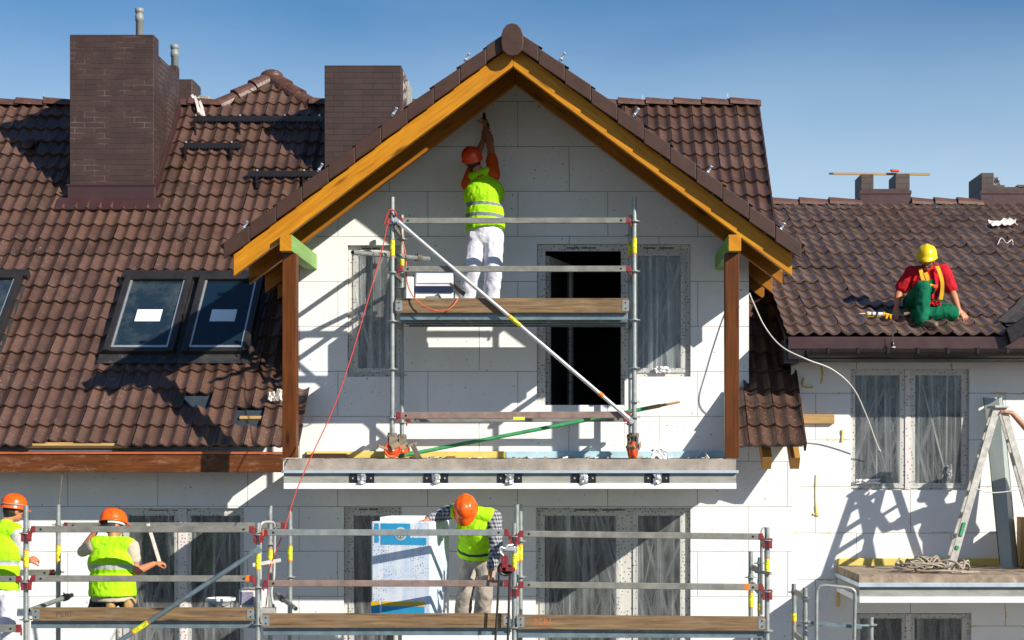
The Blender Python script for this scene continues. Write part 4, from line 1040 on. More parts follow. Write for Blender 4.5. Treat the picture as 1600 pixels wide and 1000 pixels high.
# rags on right roof
def on2(px, py, n=0.0):
    d = roof2px(py); return V3((XX(px,d), d-n*S2, ZC+roof2H(d)+n*C2))
def crumple(c, u, v, n, w, h, amp, seed, nx=9, ny=7):
    rr = random.Random(seed); pts = []
    for j in range(ny):
        for i in range(nx):
            a = i/(nx-1)-.5; b = j/(ny-1)-.5; e = 1+.25*noise.noise(V3((a*3+seed, b*3, 0)))
            pts.append(V3(c)+u*a*w*e+v*b*h*e+n*(amp*abs(noise.noise(V3((a*4+seed*2, b*4, 5))))*2.2+.01))
    m_ = MB(); m_.add(pts, [(j*nx+i, j*nx+i+1, (j+1)*nx+i+1, (j+1)*nx+i) for j in range(ny-1) for i in range(nx-1)], 0, False); return m_
Xv, V2v, N2v = V3((1,0,0)), V3((0,C2,S2)), V3((0,-S2,C2))
c = on2(1566, 356, .05); m_ = crumple(c, (Xv+V2v*.15).normalized(), V2v, N2v, .34, .24, .05, 4)
single('rag', m_, M['rag'], 'crumpled pale cloth lying on the right-hand roof', 'cloth', c)
c = on2(1570, 384, .05); m_ = MB(); m_.path(spline([on2(1558,388,.05), on2(1564,381,.08), on2(1572,386,.05), on2(1580,384,.08), on2(1582,389,.05)], 5), .006); single('string', m_, M['rag'], 'thin pale string lying below the cloth on the right-hand roof', 'string', c)
# level staff across chimney
m_ = MB(); z = ZZ(271.2,23.15); d = 23.3; a, b = P(1302,273,d), P(1453,275.5,d); zz = ZZ(271.3,23.2)+.017
m_.beam((a.x,d,zz),(b.x,d,zz-.01), .03, .03); m_.beam((a.x-.06,d,zz),(a.x,d,zz), .025, .025, m=1)
single('wooden_pole', m_, [M['batten'], M['letter']], 'long yellow pole laid across the top of the notched chimney', 'pole', (0,d,zz))
m_ = MB(); q = V3((XX(1399,23.25), 23.26, zz+.03)); m_.obox(q, Xv, V3((0,1,0)), V3((0,0,1)), .055, .03, .014); m_.obox(q+V3((-.02,0,.012)), Xv, V3((0,1,0)), V3((0,0,1)), .05, .025, .01); single('red_tool', m_, M['orangep'], 'small orange-red tool lying on the yellow pole', 'tool', q, bevel=.006)
m_ = MB(); q = P(1557,283,23.3); m_ = crumple(q+V3((0,0,-.02)), Xv, V3((0,0,1)), V3((0,-1,0)), .075, .14, .06, 9); single('plastic_bag', m_, M['rag'], 'small white bag tucked into the rightmost chimney gap', 'bag', q)
# wood block on the right wall
m_ = MB(); m_.box(XX(1253,YW2), XX(1303,YW2), YW2-.05, YW2-.004, ZZ(662,YW2), ZZ(647.5,YW2)); single('timber_batten', m_, M['batten'], 'short yellowish timber batten fixed flat on the white wall left of the right-hand window', 'batten', P(1278,655,YW2), bevel=.004)
for pts in (((1283,572),(1285,585),(1283,600)), ((1256,590),(1254,602),(1262,606),(1270,605)), ((1316,672),(1315,690)), ((1275,742),(1274,775),(1276,806)), ((1270,803),(1279,805))):
    m_ = MB(); m_.path(spline([P(x, y, YW2-.005) for x, y in pts], 4), [.006+.010*random.random() for _ in range(4*(len(pts)-1)+1)], 6); m_.build('foam_smear', M['yfoam'], h2)
# white cable from the gable to the right window
m_ = MB(); m_.path(spline([P(1171,458,18.3), P(1178,475,18.2), P(1196,512,18.0), P(1222,542,17.8), P(1262,562,17.75), P(1300,577,17.8), P(1332,605,17.9), P(1352,645,18.2), P(1371,696,18.45), P(1376,705,18.5)], 8), .007, 7)
single('cable', m_, M['wcable'], 'white cable sagging from the gable corner across to the right-hand window', 'cable', P(1171,458,18.3))
# red rope
m_ = MB(); m_.path(spline([P(605,352,17.2), P(598,385,17.15), P(575,468,17.0), P(548,560,16.85), P(520,640,16.72), P(487,712,16.6), P(462,770,16.5), P(445,825,16.4), P(431,862,16.4), P(421,890,16.45), P(418,925,16.5), P(415,952,16.5)], 8), .006, 7)
m_.path(spline([P(600,350,17.22), P(607,330,17.2), P(612,328,17.2), P(618,331,17.2), P(618,338,17.22), P(610,336,17.27), P(606,352,17.2)], 6), .0085, 7)
single('rope', m_, M['rope'], 'long red rope running from the tower top down to the lower scaffold', 'rope', P(605,352,17.2))
m_ = MB(); m_.path(spline([P(624,352,17.3), P(628,372,17.4), P(634,400,17.35), P(636,440,17.25), P(647,465,17.16), P(668,481,17.13), P(690,486.5,17.13), P(705,480,17.14), P(716,466,17.2)], 8), .0065, 7)
single('hose', m_, plain('orange red hose', (.72,.13,.05), .5), 'orange-red hose looped over the toe board of the tower', 'hose', P(660,470,17.2))
# green pole
m_ = MB(); a, b = P(622,713,17.52), P(1062,628,17.75); k = .885; mid = a+(b-a)*k; m_.tube(a, mid, .021, None, 12, 0); m_.tube(mid, b, .0195, .012, 12, 1)
m_.tube(mid+(b-a)*.0, mid+(b-a)*.045, .0215, None, 12, 1)
single('green_pole', m_, [M['greenp'], M['batten']], 'thin green pole with a bare wooden end leaning through the tower', 'pole', a)
m_ = MB(); m_.beam(P(643,692,17.4), P(655,716,17.3), .05, .045, (0,-1,0)); m_.beam(P(636,697,17.35), P(650,692,17.4), .04, .03); single('timber_offcut', m_, M['rustg'], 'short dark wood offcut leaning against the left castor', 'wood', P(650,712,17.4))
# box case on the tower deck
dz = ZZ(488.5,TF)
t = thing('tool_case', 'white plastic case with a dark blue band standing on the tower deck', 'case', (XX(678,17.75),17.8,dz))
x0, x1, d = XX(649,17.75), XX(708,17.75), 17.75
m_ = MB(); m_.box(x0, x1, d, d+.3, dz, ZZ(425,d)); m_.box(x0+.01, x1-.01, d-.012, d, ZZ(443,d), ZZ(427,d)); mo = m_.build('body', M['white'], t, bevel=.012)
MB().box(x0-.002, x1+.002, d-.02, d+.02, ZZ(457,d), ZZ(447,d)).build('band', M['navy'], t, bevel=.003)
MB().box((x0+x1)/2-.08, (x0+x1)/2+.07, d-.03, d-.001, ZZ(467,d), ZZ(463,d)).build('latch', M['pipe'], t, bevel=.004)
m_ = MB(); m_.box(XX(634,17.7), XX(646,17.7), 17.7, 17.9, dz, ZZ(432,17.7)); single('bucket_box', m_, M['white'], 'narrow white container squeezed between tower post and case', 'container', P(640,480,17.7), bevel=.01)
m_ = MB(); m_.beam(P(709,446,17.6), P(726,460,17.5), .012, .05); m_.beam(P(703,443,17.62), P(712,449,17.6), .03, .03); single('trowel', m_, M['rustg'], 'dark trowel sticking out right of the white case', 'trowel', P(716,452,17.55), bevel=.003)
# debris on the slab
def bits(): pass
m_ = MB(); m_.box(XX(478,17.1), XX(546,17.1), 17.05, 17.25, ZC+.03, ZZ(710,17.1)); m_.box(XX(486,17.1), XX(540,17.1), 17.08, 17.2, ZZ(710,17.1), ZZ(708.5,17.1)); single('dark_plank', m_, M['verge'], 'dark flat tile lying at the left end of the balcony', 'tile', P(512,713,17.1), bevel=.006)
m_ = MB(); m_.box(XX(697,17.2), XX(711,17.2), 17.2, 17.27, ZC+.03, ZZ(712.5,17.2)); single('brick_piece', m_, plain('broken brick', (.28,.13,.06), .8), 'small brown brick piece on the balcony right of the castors', 'brick', P(704,714,17.2), bevel=.004)
m_ = crumple(P(1030,710,17.5), Xv, V3((0,0,1)), V3((0,-1,0)), .17, .12, .07, 12); m_.ell(P(1030,713,17.55), Xv, V3((0,1,0)), V3((0,0,1)), .09, .08, .055); single('plaster_lump', m_, M['eps'], 'white lump of waste on the balcony right of the orange castor', 'waste', P(1030,715,17.5))
m_ = MB(); m_.path(spline([P(1088,716,17.4), P(1093,708,17.4), P(1098,704,17.4), P(1103,710,17.4), P(1108,716,17.4)], 5), .008, 6); single('wire', m_, M['rag'], 'bent pale strip on the balcony near the right post', 'strip', P(1098,712,17.4))
deb = MB(); rr = random.Random(8)
for k in range(34):
    px = rr.uniform(630,1130); d = rr.uniform(17.1,18.3); s_ = rr.uniform(.005,.016); q = V3((XX(px,17.3), d, ZC+.03+s_*.4)); a_ = rr.uniform(0,3)
    deb.obox(q, V3((math.cos(a_),math.sin(a_),.2)).normalized(), V3((-math.sin(a_),math.cos(a_),0)), V3((0,0,1)), s_*1.8, s_, s_*.5, k % 3)
do = deb.build('rubble', [M['eps'], M['concrete3'], M['batten']], None, loc=P(880,715,17.5)); do['kind'] = 'stuff'; do['label'] = 'crumbs of foam and plaster scattered over the balcony slab'; do['category'] = 'rubble'
# sack inside the doorway
t = thing('sack', 'white and green paper sack standing inside the open balcony door', 'sack', (XX(893,18.9), 18.9, ZC+.06))
q = V3((XX(893,18.9), 18.95, ZC+.05)); m_ = MB(); zs = [(0,.10,.075),(.06,.115,.085),(.16,.11,.08),(.24,.09,.06),(.28,.07,.015)]
pts = []
for (h, a, b) in zs:
    for k in range(12): th = 2*math.pi*k/12; pts.append(q+V3((math.copysign(abs(math.cos(th))**.6, math.cos(th))*a, math.copysign(abs(math.sin(th))**.6, math.sin(th))*b, h*1.25)))
m_.add(pts, [(i*12+k, i*12+(k+1) % 12, (i+1)*12+(k+1) % 12, (i+1)*12+k) for i in range(4) for k in range(12)], 0, True)
for i, f_ in enumerate(m_.f):
    if i < 12: m_.m[i] = 1
m_.build('body', [M['white'], M['greenp']], t)
# insulation pack
def pk_(px, py, d): return P(px, py, d)
bz = ZZ(981,16.45); fl, frr = V3((XX(580,16.62),16.62,0)), V3((XX(673,16.48),16.48,0)); ux = (frr-fl).normalized(); wv = (frr-fl).length; uy = V3((0,0,1)).cross(ux); zt = ZZ(815,16.55); hgt = zt-bz
pack = thing('insulation_pack', 'tall white wrapped insulation pack with blue and yellow printed bands', 'package', (fl.x+wv/2, 16.7, bz))
base = V3((fl.x, fl.y, bz)); m_ = MB(); dp = .62; nl = 12
pm_ = NT('speckled wrapped polystyrene'); co_ = pm_.coord(); vo_ = pm_.new('ShaderNodeTexVoronoi', voronoi_dimensions='2D'); sp_ = pm_.new('ShaderNodeSeparateXYZ'); pm_.l.new(co_, sp_.inputs[0]); cb_ = pm_.new('ShaderNodeCombineXYZ'); pm_.l.new(pm_.math('ADD', sp_.outputs[0], sp_.outputs[1]), cb_.inputs[0]); pm_.l.new(sp_.outputs[2], cb_.inputs[1]); pm_.l.new(cb_.outputs[0], vo_.inputs['Vector']); vo_.inputs['Scale'].default_value = 52
s3_ = pm_.new('ShaderNodeSeparateColor'); pm_.l.new(vo_.outputs['Color'], s3_.inputs[0]); sx_ = pm_.new('ShaderNodeSeparateXYZ'); pm_.l.new(co_, sx_.inputs[0])
dots_ = pm_.math('MULTIPLY', pm_.ramp(vo_.outputs['Distance'], [(.2, 1), (.32, 0)]), pm_.ramp(s3_.outputs[0], [(.55, 0), (.57, 1)]))
dots_ = pm_.math('MULTIPLY', dots_, pm_.ramp(pm_.noise(co_, 4, 3), [(.42, 0), (.6, 1)]))
col_ = pm_.mix(dots_, pm_.mix(pm_.ramp(pm_.noise(pm_.coord(scale=(6,6,1)), 1.5, 4), [(.38, 0), (.62, .85)]), (.84,.85,.88), (.52,.66,.84)), (.16,.17,.22))  # pale blue of the wrap, with a bluish sheen painted into the colour
pm_.bump(pm_.noise(pm_.coord(scale=(1,1,9)), 3, 3), .3, .01); packm = pm_.fin(col_, .35, 0, .5)
m_.obox(base+ux*wv/2+uy*dp/2+V3((0,0,hgt/2)), ux, uy, V3((0,0,1)), wv/2, dp/2, hgt/2)
bo_ = m_.build('wrapped_boards', packm, pack, bevel=.015)
top = MB(); top.obox(base+ux*(wv*.42)+uy*(dp*.55)+V3((0,0,hgt+.02)), (ux+uy*.1).normalized(), (uy-ux*.1).normalized(), V3((0,0,1)), wv*.36, dp*.38, .022); top.build('top_board', M['eps'], pack, bevel=.005)
def face(u0, u1, z0, z1, n, mt, nm, off=.0035):
    k = MB(); a = base+ux*wv*u0-uy*off+V3((0,0,hgt*z0)); b = ux*wv*(u1-u0); c_ = V3((0,0,hgt*(z1-z0)))
    k.add([a, a+b, a+b+c_, a+c_], [(0,1,2,3)]); return k.build(nm, mt, pack)
zf = lambda y: (ZZ(y,16.55)-bz)/hgt
face(.165, .66, zf(851), zf(818), 0, M['blue'], 'printed_band'); face(.06, .13, zf(848), zf(818), 0, M['blue'], 'printed_stripe'); face(.66, .93, zf(851), zf(840), 0, M['blue'], 'printed_band')
face(.0, .145, zf(947), zf(940), 0, M['gold'], 'printed_stripe'); face(.18, .9, zf(947), zf(940), 0, M['gold'], 'printed_stripe'); face(.0, .145, zf(975), zf(947.1), 0, M['blue'], 'printed_band'); face(.18, .9, zf(975), zf(947.1), 0, M['blue'], 'printed_band')
k = MB(); cc = base+ux*wv*.5-uy*.006+V3((0,0,hgt*zf(834)))
k.add([cc+ux*.062*math.cos(t*math.pi/14)+V3((0,0,.066*math.sin(t*math.pi/14))) for t in range(28)], [tuple(range(28))], 0)
k.add([cc-uy*.002+ux*.048*math.cos(t*math.pi/12)+V3((0,0,.050*math.sin(t*math.pi/12))) for t in range(24)], [tuple(range(24))], 1)
for t in range(6): a_ = t*math.pi/3; k.add([cc-uy*.004+ux*(x*math.cos(a_)-y*math.sin(a_))+V3((0,0,x*math.sin(a_)+y*math.cos(a_))) for x, y in ((.0,-.004),(.04,-.008),(.04,.008),(0,.004))], [(0,1,2,3)], 0)
k.build('round_emblem', [plain('pale grey print', (.62,.68,.70), .4), M['steel']], pack)
# buckets behind the left toe board
dzl = ZZ(970.5,DF)
t = thing('bucket', 'white plastic bucket with drips standing behind the left toe board', 'bucket', (XX(345,16.9), 16.9, dzl))
x = XX(345,16.9); m_ = MB(); zt = ZZ(934,16.9); m_.lathe((x,16.9,0), [(.105,dzl),(.135,zt-.03),(.148,zt-.03),(.148,zt),(.138,zt),(.13,zt-.05),(0,zt-.06)], 22); m_.build('body', M['white'], t)
m_ = MB(); m_.path(spline([V3((x-.145,16.9,zt-.02)), V3((x-.05,16.77,zt-.07)), V3((x+.06,16.77,zt-.075)), V3((x+.145,16.9,zt-.02))], 5), .005); m_.build('handle', M['rustg'], t)
t = thing('storage_box', 'pale box with purple printed label beside the bucket', 'box', (XX(390,16.95), 16.95, dzl))
m_ = MB(); m_.box(XX(373,16.95), XX(398,16.95), 16.95, 17.2, dzl, ZZ(921,16.95)); m_.build('body', M['rag'], t, bevel=.01); MB().box(XX(375,16.95), XX(396,16.95), 16.944, 16.95, ZZ(945,16.95), ZZ(925,16.95)).build('label', plain('purple grid print', (.28,.26,.36), .5, scale=60, var=.5), t)
m_ = MB(); m_.box(XX(408,16.75), XX(416.5,16.75), 16.75, 16.85, ZZ(982,16.4), ZZ(921,16.75)); single('paper_roll', m_, M['white'], 'white upright strip leaning by the access gate post', 'board', P(412,950,16.75), bevel=.004)
# pulley with rope
t = thing('pulley', 'red rope pulley hanging on a hook from the middle scaffold post', 'pulley', P(789,884,16.22))
w_ = P(789,889,16.2); m_ = MB(); m_.lathe(w_, [(0,-.012),(.045,-.014),(.052,-.03),(.07,-.03),(.07,-.022),(.055,0),(.07,.022),(.07,.03),(.052,.03),(.045,.014),(0,.012)], 20, 0, V3((.25,-1,0)).normalized()); m_.build('wheel', M['black'], t)
m_ = MB(); m_.beam(w_+V3((-.05,-.045,-.0)), w_+V3((.10,-.045,.0)), .01, .04); m_.beam(w_+V3((0,-.045,-.02)), w_+V3((-.01,-.045,.14)), .01, .055, (1,0,0)); m_.beam(w_+V3((.02,-.047,-.02)), w_+V3((.02,-.047,.13)), .01, .03, (1,0,0)); m_.build('bracket', M['redp'], t, bevel=.004)
m_ = MB(); m_.path(spline([w_+V3((-.01,-.04,.13)), w_+V3((-.045,-.04,.17)), w_+V3((-.04,-.04,.215)), w_+V3((0,-.03,.20)), w_+V3((.03,-.02,.23)), w_+V3((.075,0,.235))], 5), .012); m_.build('hook', M['alu'], t)
m_ = MB(); m_.obox(P(797,857,16.22), Xv, V3((0,1,0)), V3((0,0,1)), .05, .03, .022); m_.tube(P(790,853,16.2), P(799,852,16.2), .013, None, 8); m_.build('clamp', M['alu'], t, bevel=.005)
m_ = MB(); m_.path(spline([P(770,1085,16.16), P(774,1000,16.16), P(777,950,16.16), P(779.5,900,16.16), w_+V3((-.062,-.0,.02)), w_+V3((0,0,.062)), w_+V3((.06,0,.02)), P(796.5,905,16.18), P(795,950,16.18), P(793.5,1000,16.18), P(792,1085,16.18)], 6), .0115, 7)
single('rope', m_, M['ropeb'], 'black rope running over the red pulley down past the toe board', 'rope', P(780,950,16.16))
# right balcony: panel, ladder, cable heap
bz2 = ZZ(898,17.05)
def onb(px, d, h=0.0): return V3((XX(px,d), d, bz2+h))
m_ = MB(); tl_, tr_ = P(1537,621,18.5), P(1561,619,18.48); bl_, br_ = P(1563,887,18.15), P(1590,887,18.15); bl_.z = br_.z = bz2+.004
mid_t, mid_b = P(1561,623,18.44), P(1582,888,18.10); mid_b.z = bz2+.004
e_t, e_b = P(1566,620,18.5), P(1591,887,18.2); e_b.z = bz2+.004
th_ = V3((.003,.008,0))
m_.add([tl_, mid_t, mid_b, bl_], [(0,3,2,1)]); m_.add([mid_t, e_t, e_b, mid_b], [(0,3,2,1)]); m_.add([p+th_ for p in (tl_, mid_t, mid_b, bl_)], [(0,1,2,3)]); m_.add([tl_, bl_, bl_+th_, tl_+th_], [(0,1,2,3)], 1); m_.add([e_t, e_b, e_b+th_, e_t+th_], [(0,3,2,1)], 1)
m_.beam(tl_+V3((-.003,0,0)), bl_+V3((-.003,0,0)), .008, .008, (0,1,0), 1); m_.beam(e_t, e_b, .008, .008, (0,1,0), 1)
single('metal_sheet', m_, [M['panel'], M['letter']], 'tall folded grey-green metal sheet leaning on the wall behind the ladder', 'sheet', bl_)
lad = thing('stepladder', 'paint-spattered aluminium stepladder standing open on the right-hand balcony', 'ladder', onb(1540, 17.6))
topz = ZZ(636,17.6)
def stile(px0, px1, d0, d1, nm='stile'):
    a = onb(px0, d0, 0); b = V3((XX(px1,d1), d1, topz)); k = MB(); k.beam(a, b, .026, .075, (1,0,0)); 
    return k.build(nm, M['ladder'], lad, bevel=.004), a, b
_, a1, b1 = stile(1484, 1558, 17.40, 17.50); _, a2, b2 = stile(1479, 1554, 17.82, 17.76)
_, a3, b3 = stile(1640, 1567, 17.40, 17.50); _, a4, b4 = stile(1632, 1563, 17.82, 17.76)
for k in range(7):
    t_ = (k+.7)/7.6; p, q = a1+(b1-a1)*t_, a2+(b2-a2)*t_; s_ = MB(); s_.beam(p, q, .075, .022); s_.build('step', M['ladder'], lad, bevel=.003)
for k in range(2): t_ = (.3, .8)[k]; s_ = MB(); s_.beam(a3+(b3-a3)*t_, a4+(b4-a4)*t_, .04, .02); s_.build('crossbar', M['ladder'], lad)
MB().box(XX(1549,17.6), XX(1571,17.6), 17.45, 17.80, topz-.012, topz+.012).build('top_plate', M['ladder'], lad, bevel=.004)
s_ = MB(); p, q = a1+(b1-a1)*.51, a3+(b3-a3)*.51; s_.path(spline([p, p+(q-p)*.3+V3((0,0,-.05)), p+(q-p)*.65+V3((0,0,-.04)), q], 6), .006); s_.build('spreader_cord', M['wcable'], lad)
for k, q in enumerate(((.14,.16),(.22,.30))):
    s_ = MB(); p0, p1 = a1+(b1-a1)*q[0]+V3((.0,-.041,0)), a1+(b1-a1)*q[1]+V3((.0,-.041,0)); s_.beam(p0+V3((0,.026,0)), p1+V3((0,.026,0)), .028, .03, (1,0,0)); s_.build('paint_spot', M['greenp'], lad)
m_ = MB(); rr = random.Random(4); cpt = onb(1462, 17.4)
for k in range(9):
    cx_, cy_ = rr.uniform(-.16,.18), rr.uniform(-.12,.12); ra, rb_ = rr.uniform(.12,.28), rr.uniform(.07,.16); ph = rr.uniform(0,6); pts = []
    for t in range(11):
        a_ = ph+t*2*math.pi/9.5*(1 if k % 2 else -1); pts.append(cpt+V3((cx_+ra*math.cos(a_), cy_+rb_*math.sin(a_), .015+.09*abs(math.sin(a_*1.3+k))*rr.uniform(.4,1.2)+.012*k*.6)))
    m_.path(spline(pts, 5), .011, 6)
m_.path(spline([cpt+V3((-.35,-.1,.01)), cpt+V3((0,-.18,.03)), cpt+V3((.35,-.1,.012)), cpt+V3((.42,-.12,.012)), cpt+V3((.22,-.2,.012))], 6), .011, 6)
single('cable_heap', m_, M['cable'], 'tangled heap of dirty beige cable on the right-hand balcony', 'cable', cpt)
m_ = MB(); m_.box(XX(1596,18.2), XX(1625,18.2), 18.1, 18.4, bz2, ZZ(808,18.2)); single('wooden_crate', m_, M['batten'], 'brown wooden crate cut off by the right edge of the photo', 'crate', onb(1610,18.2), bevel=.005)
# caulking gun and drill on right roof
t = thing('caulking_gun', 'yellow caulking gun with a printed cartridge lying on the right-hand roof edge', 'tool', on2(1377, 501, .06))
a, b = on2(1352,501,.08), on2(1391,502.5,.08); dd = (b-a).normalized(); m_ = MB(); m_.tube(a+dd*.03, a+dd*.19, .024, None, 12, 0); m_.tube(a-dd*.07, a+dd*.03, .004, .012, 8, 0)
m_.tube(a+dd*.06, a+dd*.075, .0245, None, 12, 1); m_.tube(a+dd*.11, a+dd*.135, .0245, None, 12, 2); m_.build('cartridge', [M['white'], M['redp'], M['navy']], t)
m_ = MB(); m_.beam(a+dd*.02-N2v*.026, a+dd*.22-N2v*.026, .04, .008, N2v); m_.tube(a+dd*.012, a+dd*.03, .028, None, 12); m_.tube(a+dd*.19, a+dd*.21, .028, None, 12); m_.beam(a+dd*.21, a+dd*.27-N2v*.01, .028, .05, V2v); m_.beam(a+dd*.24, a+dd*.20-V2v*.14, .022, .022, N2v); m_.beam(a+dd*.27, a+dd*.25-V2v*.13, .02, .02, N2v); m_.build('frame', M['harness'], t, bevel=.004)
m_ = MB(); m_.tube(a+dd*.27, a+dd*.40, .005, None, 6); m_.beam(a+dd*.128-V2v*.06, a+dd*.128+V2v*.05, .02, .012, N2v); m_.build('plunger', M['steel'], t)
t = thing('cordless_drill', 'small black drill standing on the gutter edge under the caulking gun', 'tool', P(1395,540,17.95))
q = P(1395,545,17.93); m_ = MB(); m_.lathe(q, [(0,-.02),(.022,-.02),(.026,.0),(.026,.03),(.02,.035),(.02,.06),(.012,.075),(.004,.10),(.003,.16),(0,.165)], 12); m_.build('chuck', M['gutter'], t)
m_ = MB(); m_.tube(q+V3((0,0,.012)), q+V3((0,0,.022)), .0275, None, 12); m_.build('ring', M['rag'], t)

# loose scraps
for (px, py, d, w_, h_, lb) in ((432,628,18.55,.16,.14,'white rag caught in the broken tiles beside the left gable post'),):
    q = onroof(px, py, .07); m_ = crumple(q, Xv, V3((0,S45,S45)), V3((0,-S45,S45)), w_, h_, .06, 31); single('rag', m_, M['rag'], lb, 'cloth', q)
fs_ = MB()
for (px, py, w_, h_, sd_) in ((1355,752,.26,.05,41),(1483,738,.05,.16,42),(1035,578,.17,.07,43),(1480,768,.10,.05,44)):
    d = (YW2 if px > 1200 else YW)+.02; q = crumple(P(px,py,d), Xv, V3((0,0,1)), V3((0,-1,0)), w_, h_, .03, sd_); q.build('film_scrap', M['eps'], h2 if px > 1200 else house)
q = onroof(46,232,.07); m_ = MB(); m_.ell(q, Xv, V3((0,S45,S45)), V3((0,-S45,S45)), .09, .11, .05); m_.beam(q+V3((-.1,.06,.02)), q+V3((.1,.06,.02)), .12, .03, (0,-1,1)); single('roof_vent', m_, M['verge'], 'small dark vent hood in the big chimney shadow on the left roof', 'vent', q)
# ================================================================== people
def lerp(a, b, t): return a+(b-a)*t
def ecyl(mb, c0, c1, s, f, a0, b0, a1, b1, seg=24):
    vs_ = []
    for c, a, b in ((c0,a0,b0),(c1,a1,b1)):
        for k in range(seg): t = 2*math.pi*k/seg; vs_.append(c+s*math.cos(t)*a+f*math.sin(t)*b)
    mb.add(vs_, [(k, (k+1) % seg, seg+(k+1) % seg, seg+k) for k in range(seg)]+[tuple(range(seg))[::-1], tuple(range(seg, 2*seg))], 0, True)
def skinned(name, mb, voxel, mats, parent, smooth=4, fold=0.0, fscale=13, along=None, keep=None):
    """fuse overlapping shapes into one continuous surface"""
    me = bpy.data.meshes.new('tmp'); me.from_pydata([tuple(v) for v in mb.v], [], mb.f); me.update()
    bm = bmesh.new(); bm.from_mesh(me); bmesh.ops.recalc_face_normals(bm, faces=bm.faces); bm.to_mesh(me); bm.free()
    ob = bpy.data.objects.new('tmp', me); COL.objects.link(ob)
    r = ob.modifiers.new('r', 'REMESH'); r.mode = 'VOXEL'; r.voxel_size = voxel; r.adaptivity = 0
    s = ob.modifiers.new('s', 'SMOOTH'); s.factor = .5; s.iterations = smooth
    dg = bpy.context.evaluated_depsgraph_get(); nm = bpy.data.meshes.new_from_object(ob.evaluated_get(dg))
    bpy.data.objects.remove(ob); bpy.data.meshes.remove(me)
    org = V3(ORG[parent.name]); n = len(nm.vertices); co = np.empty(n*3, 'f'); nm.vertices.foreach_get('co', co); co = co.reshape(-1, 3)
    if fold:
        no = np.empty(n*3, 'f'); nm.vertices.foreach_get('normal', no); no = no.reshape(-1, 3)
        d = np.array([(1-2.2*abs(noise.noise(V3((p[0]*fscale+3, p[1]*fscale, p[2]*fscale*.8)))))*.6 + noise.noise(V3((p[0]*fscale*2.3, p[1]*fscale*2.3+7, p[2]*fscale*1.6)))*.4 for p in co.tolist()])
        co = co + no*(d*fold)[:, None]
    if along is not None:
        p0, ax = along; t = (co-np.array(p0))@np.array(ax)
        at = nm.attributes.new('along', 'FLOAT', 'POINT'); at.data.foreach_set('value', t.astype('f'))
    nm.vertices.foreach_set('co', (co-np.array(org)).astype('f').ravel())
    nm.materials.clear()
    for m in (mats if isinstance(mats, (list, tuple)) else [mats]): nm.materials.append(m)
    nm.polygons.foreach_set('material_index', [0]*len(nm.polygons)); nm.polygons.foreach_set('use_smooth', [True]*len(nm.polygons))
    nm.name = name; nm.update(); return link(name, nm, parent, org)
def rot(v, ax, a): return Matrix.Rotation(a, 3, ax) @ v
def hand(mb, wr, d, n, curl=.5, thumb=1, spread=.06, tcurl=.5):
    d = V3(d).normalized(); n = V3(n); n = (n-d*n.dot(d)).normalized(); s = d.cross(n)
    kn = []
    for k, o in enumerate((-.031, -.0105, .0105, .030)):
        p = wr+d*(.088-.006*abs(k-1.3))+s*o; kn.append(p); mb.cap(wr+s*o*.55+d*.008, .0165, p, .0125)
    mb.cap(wr-d*.01, .024, wr+d*.03, .022)
    for k, L in enumerate((.074, .083, .077, .060)):
        fd = rot(d, n, -(k-1.5)*spread); p = kn[k]; r = .0098
        for (fr_, cu) in ((.44, .55), (.31, 1.0), (.25, .8)):
            fd = rot(fd, s, -curl*cu) if (rot(d, s, -.3)).dot(n) > 0 else rot(fd, s, curl*cu)
            q = p+fd*L*fr_; mb.cap(p, r, q, r*.92); p = q; r *= .92
    b = wr+d*.028-s*.028*thumb; td = (d*.62-s*.72*thumb+n*.30).normalized(); q = b+td*.045; mb.cap(b, .016, q, .012)
    td = (td+d*.5*tcurl+n*.5*tcurl).normalized(); q2 = q+td*.034; mb.cap(q, .0115, q2, .010)
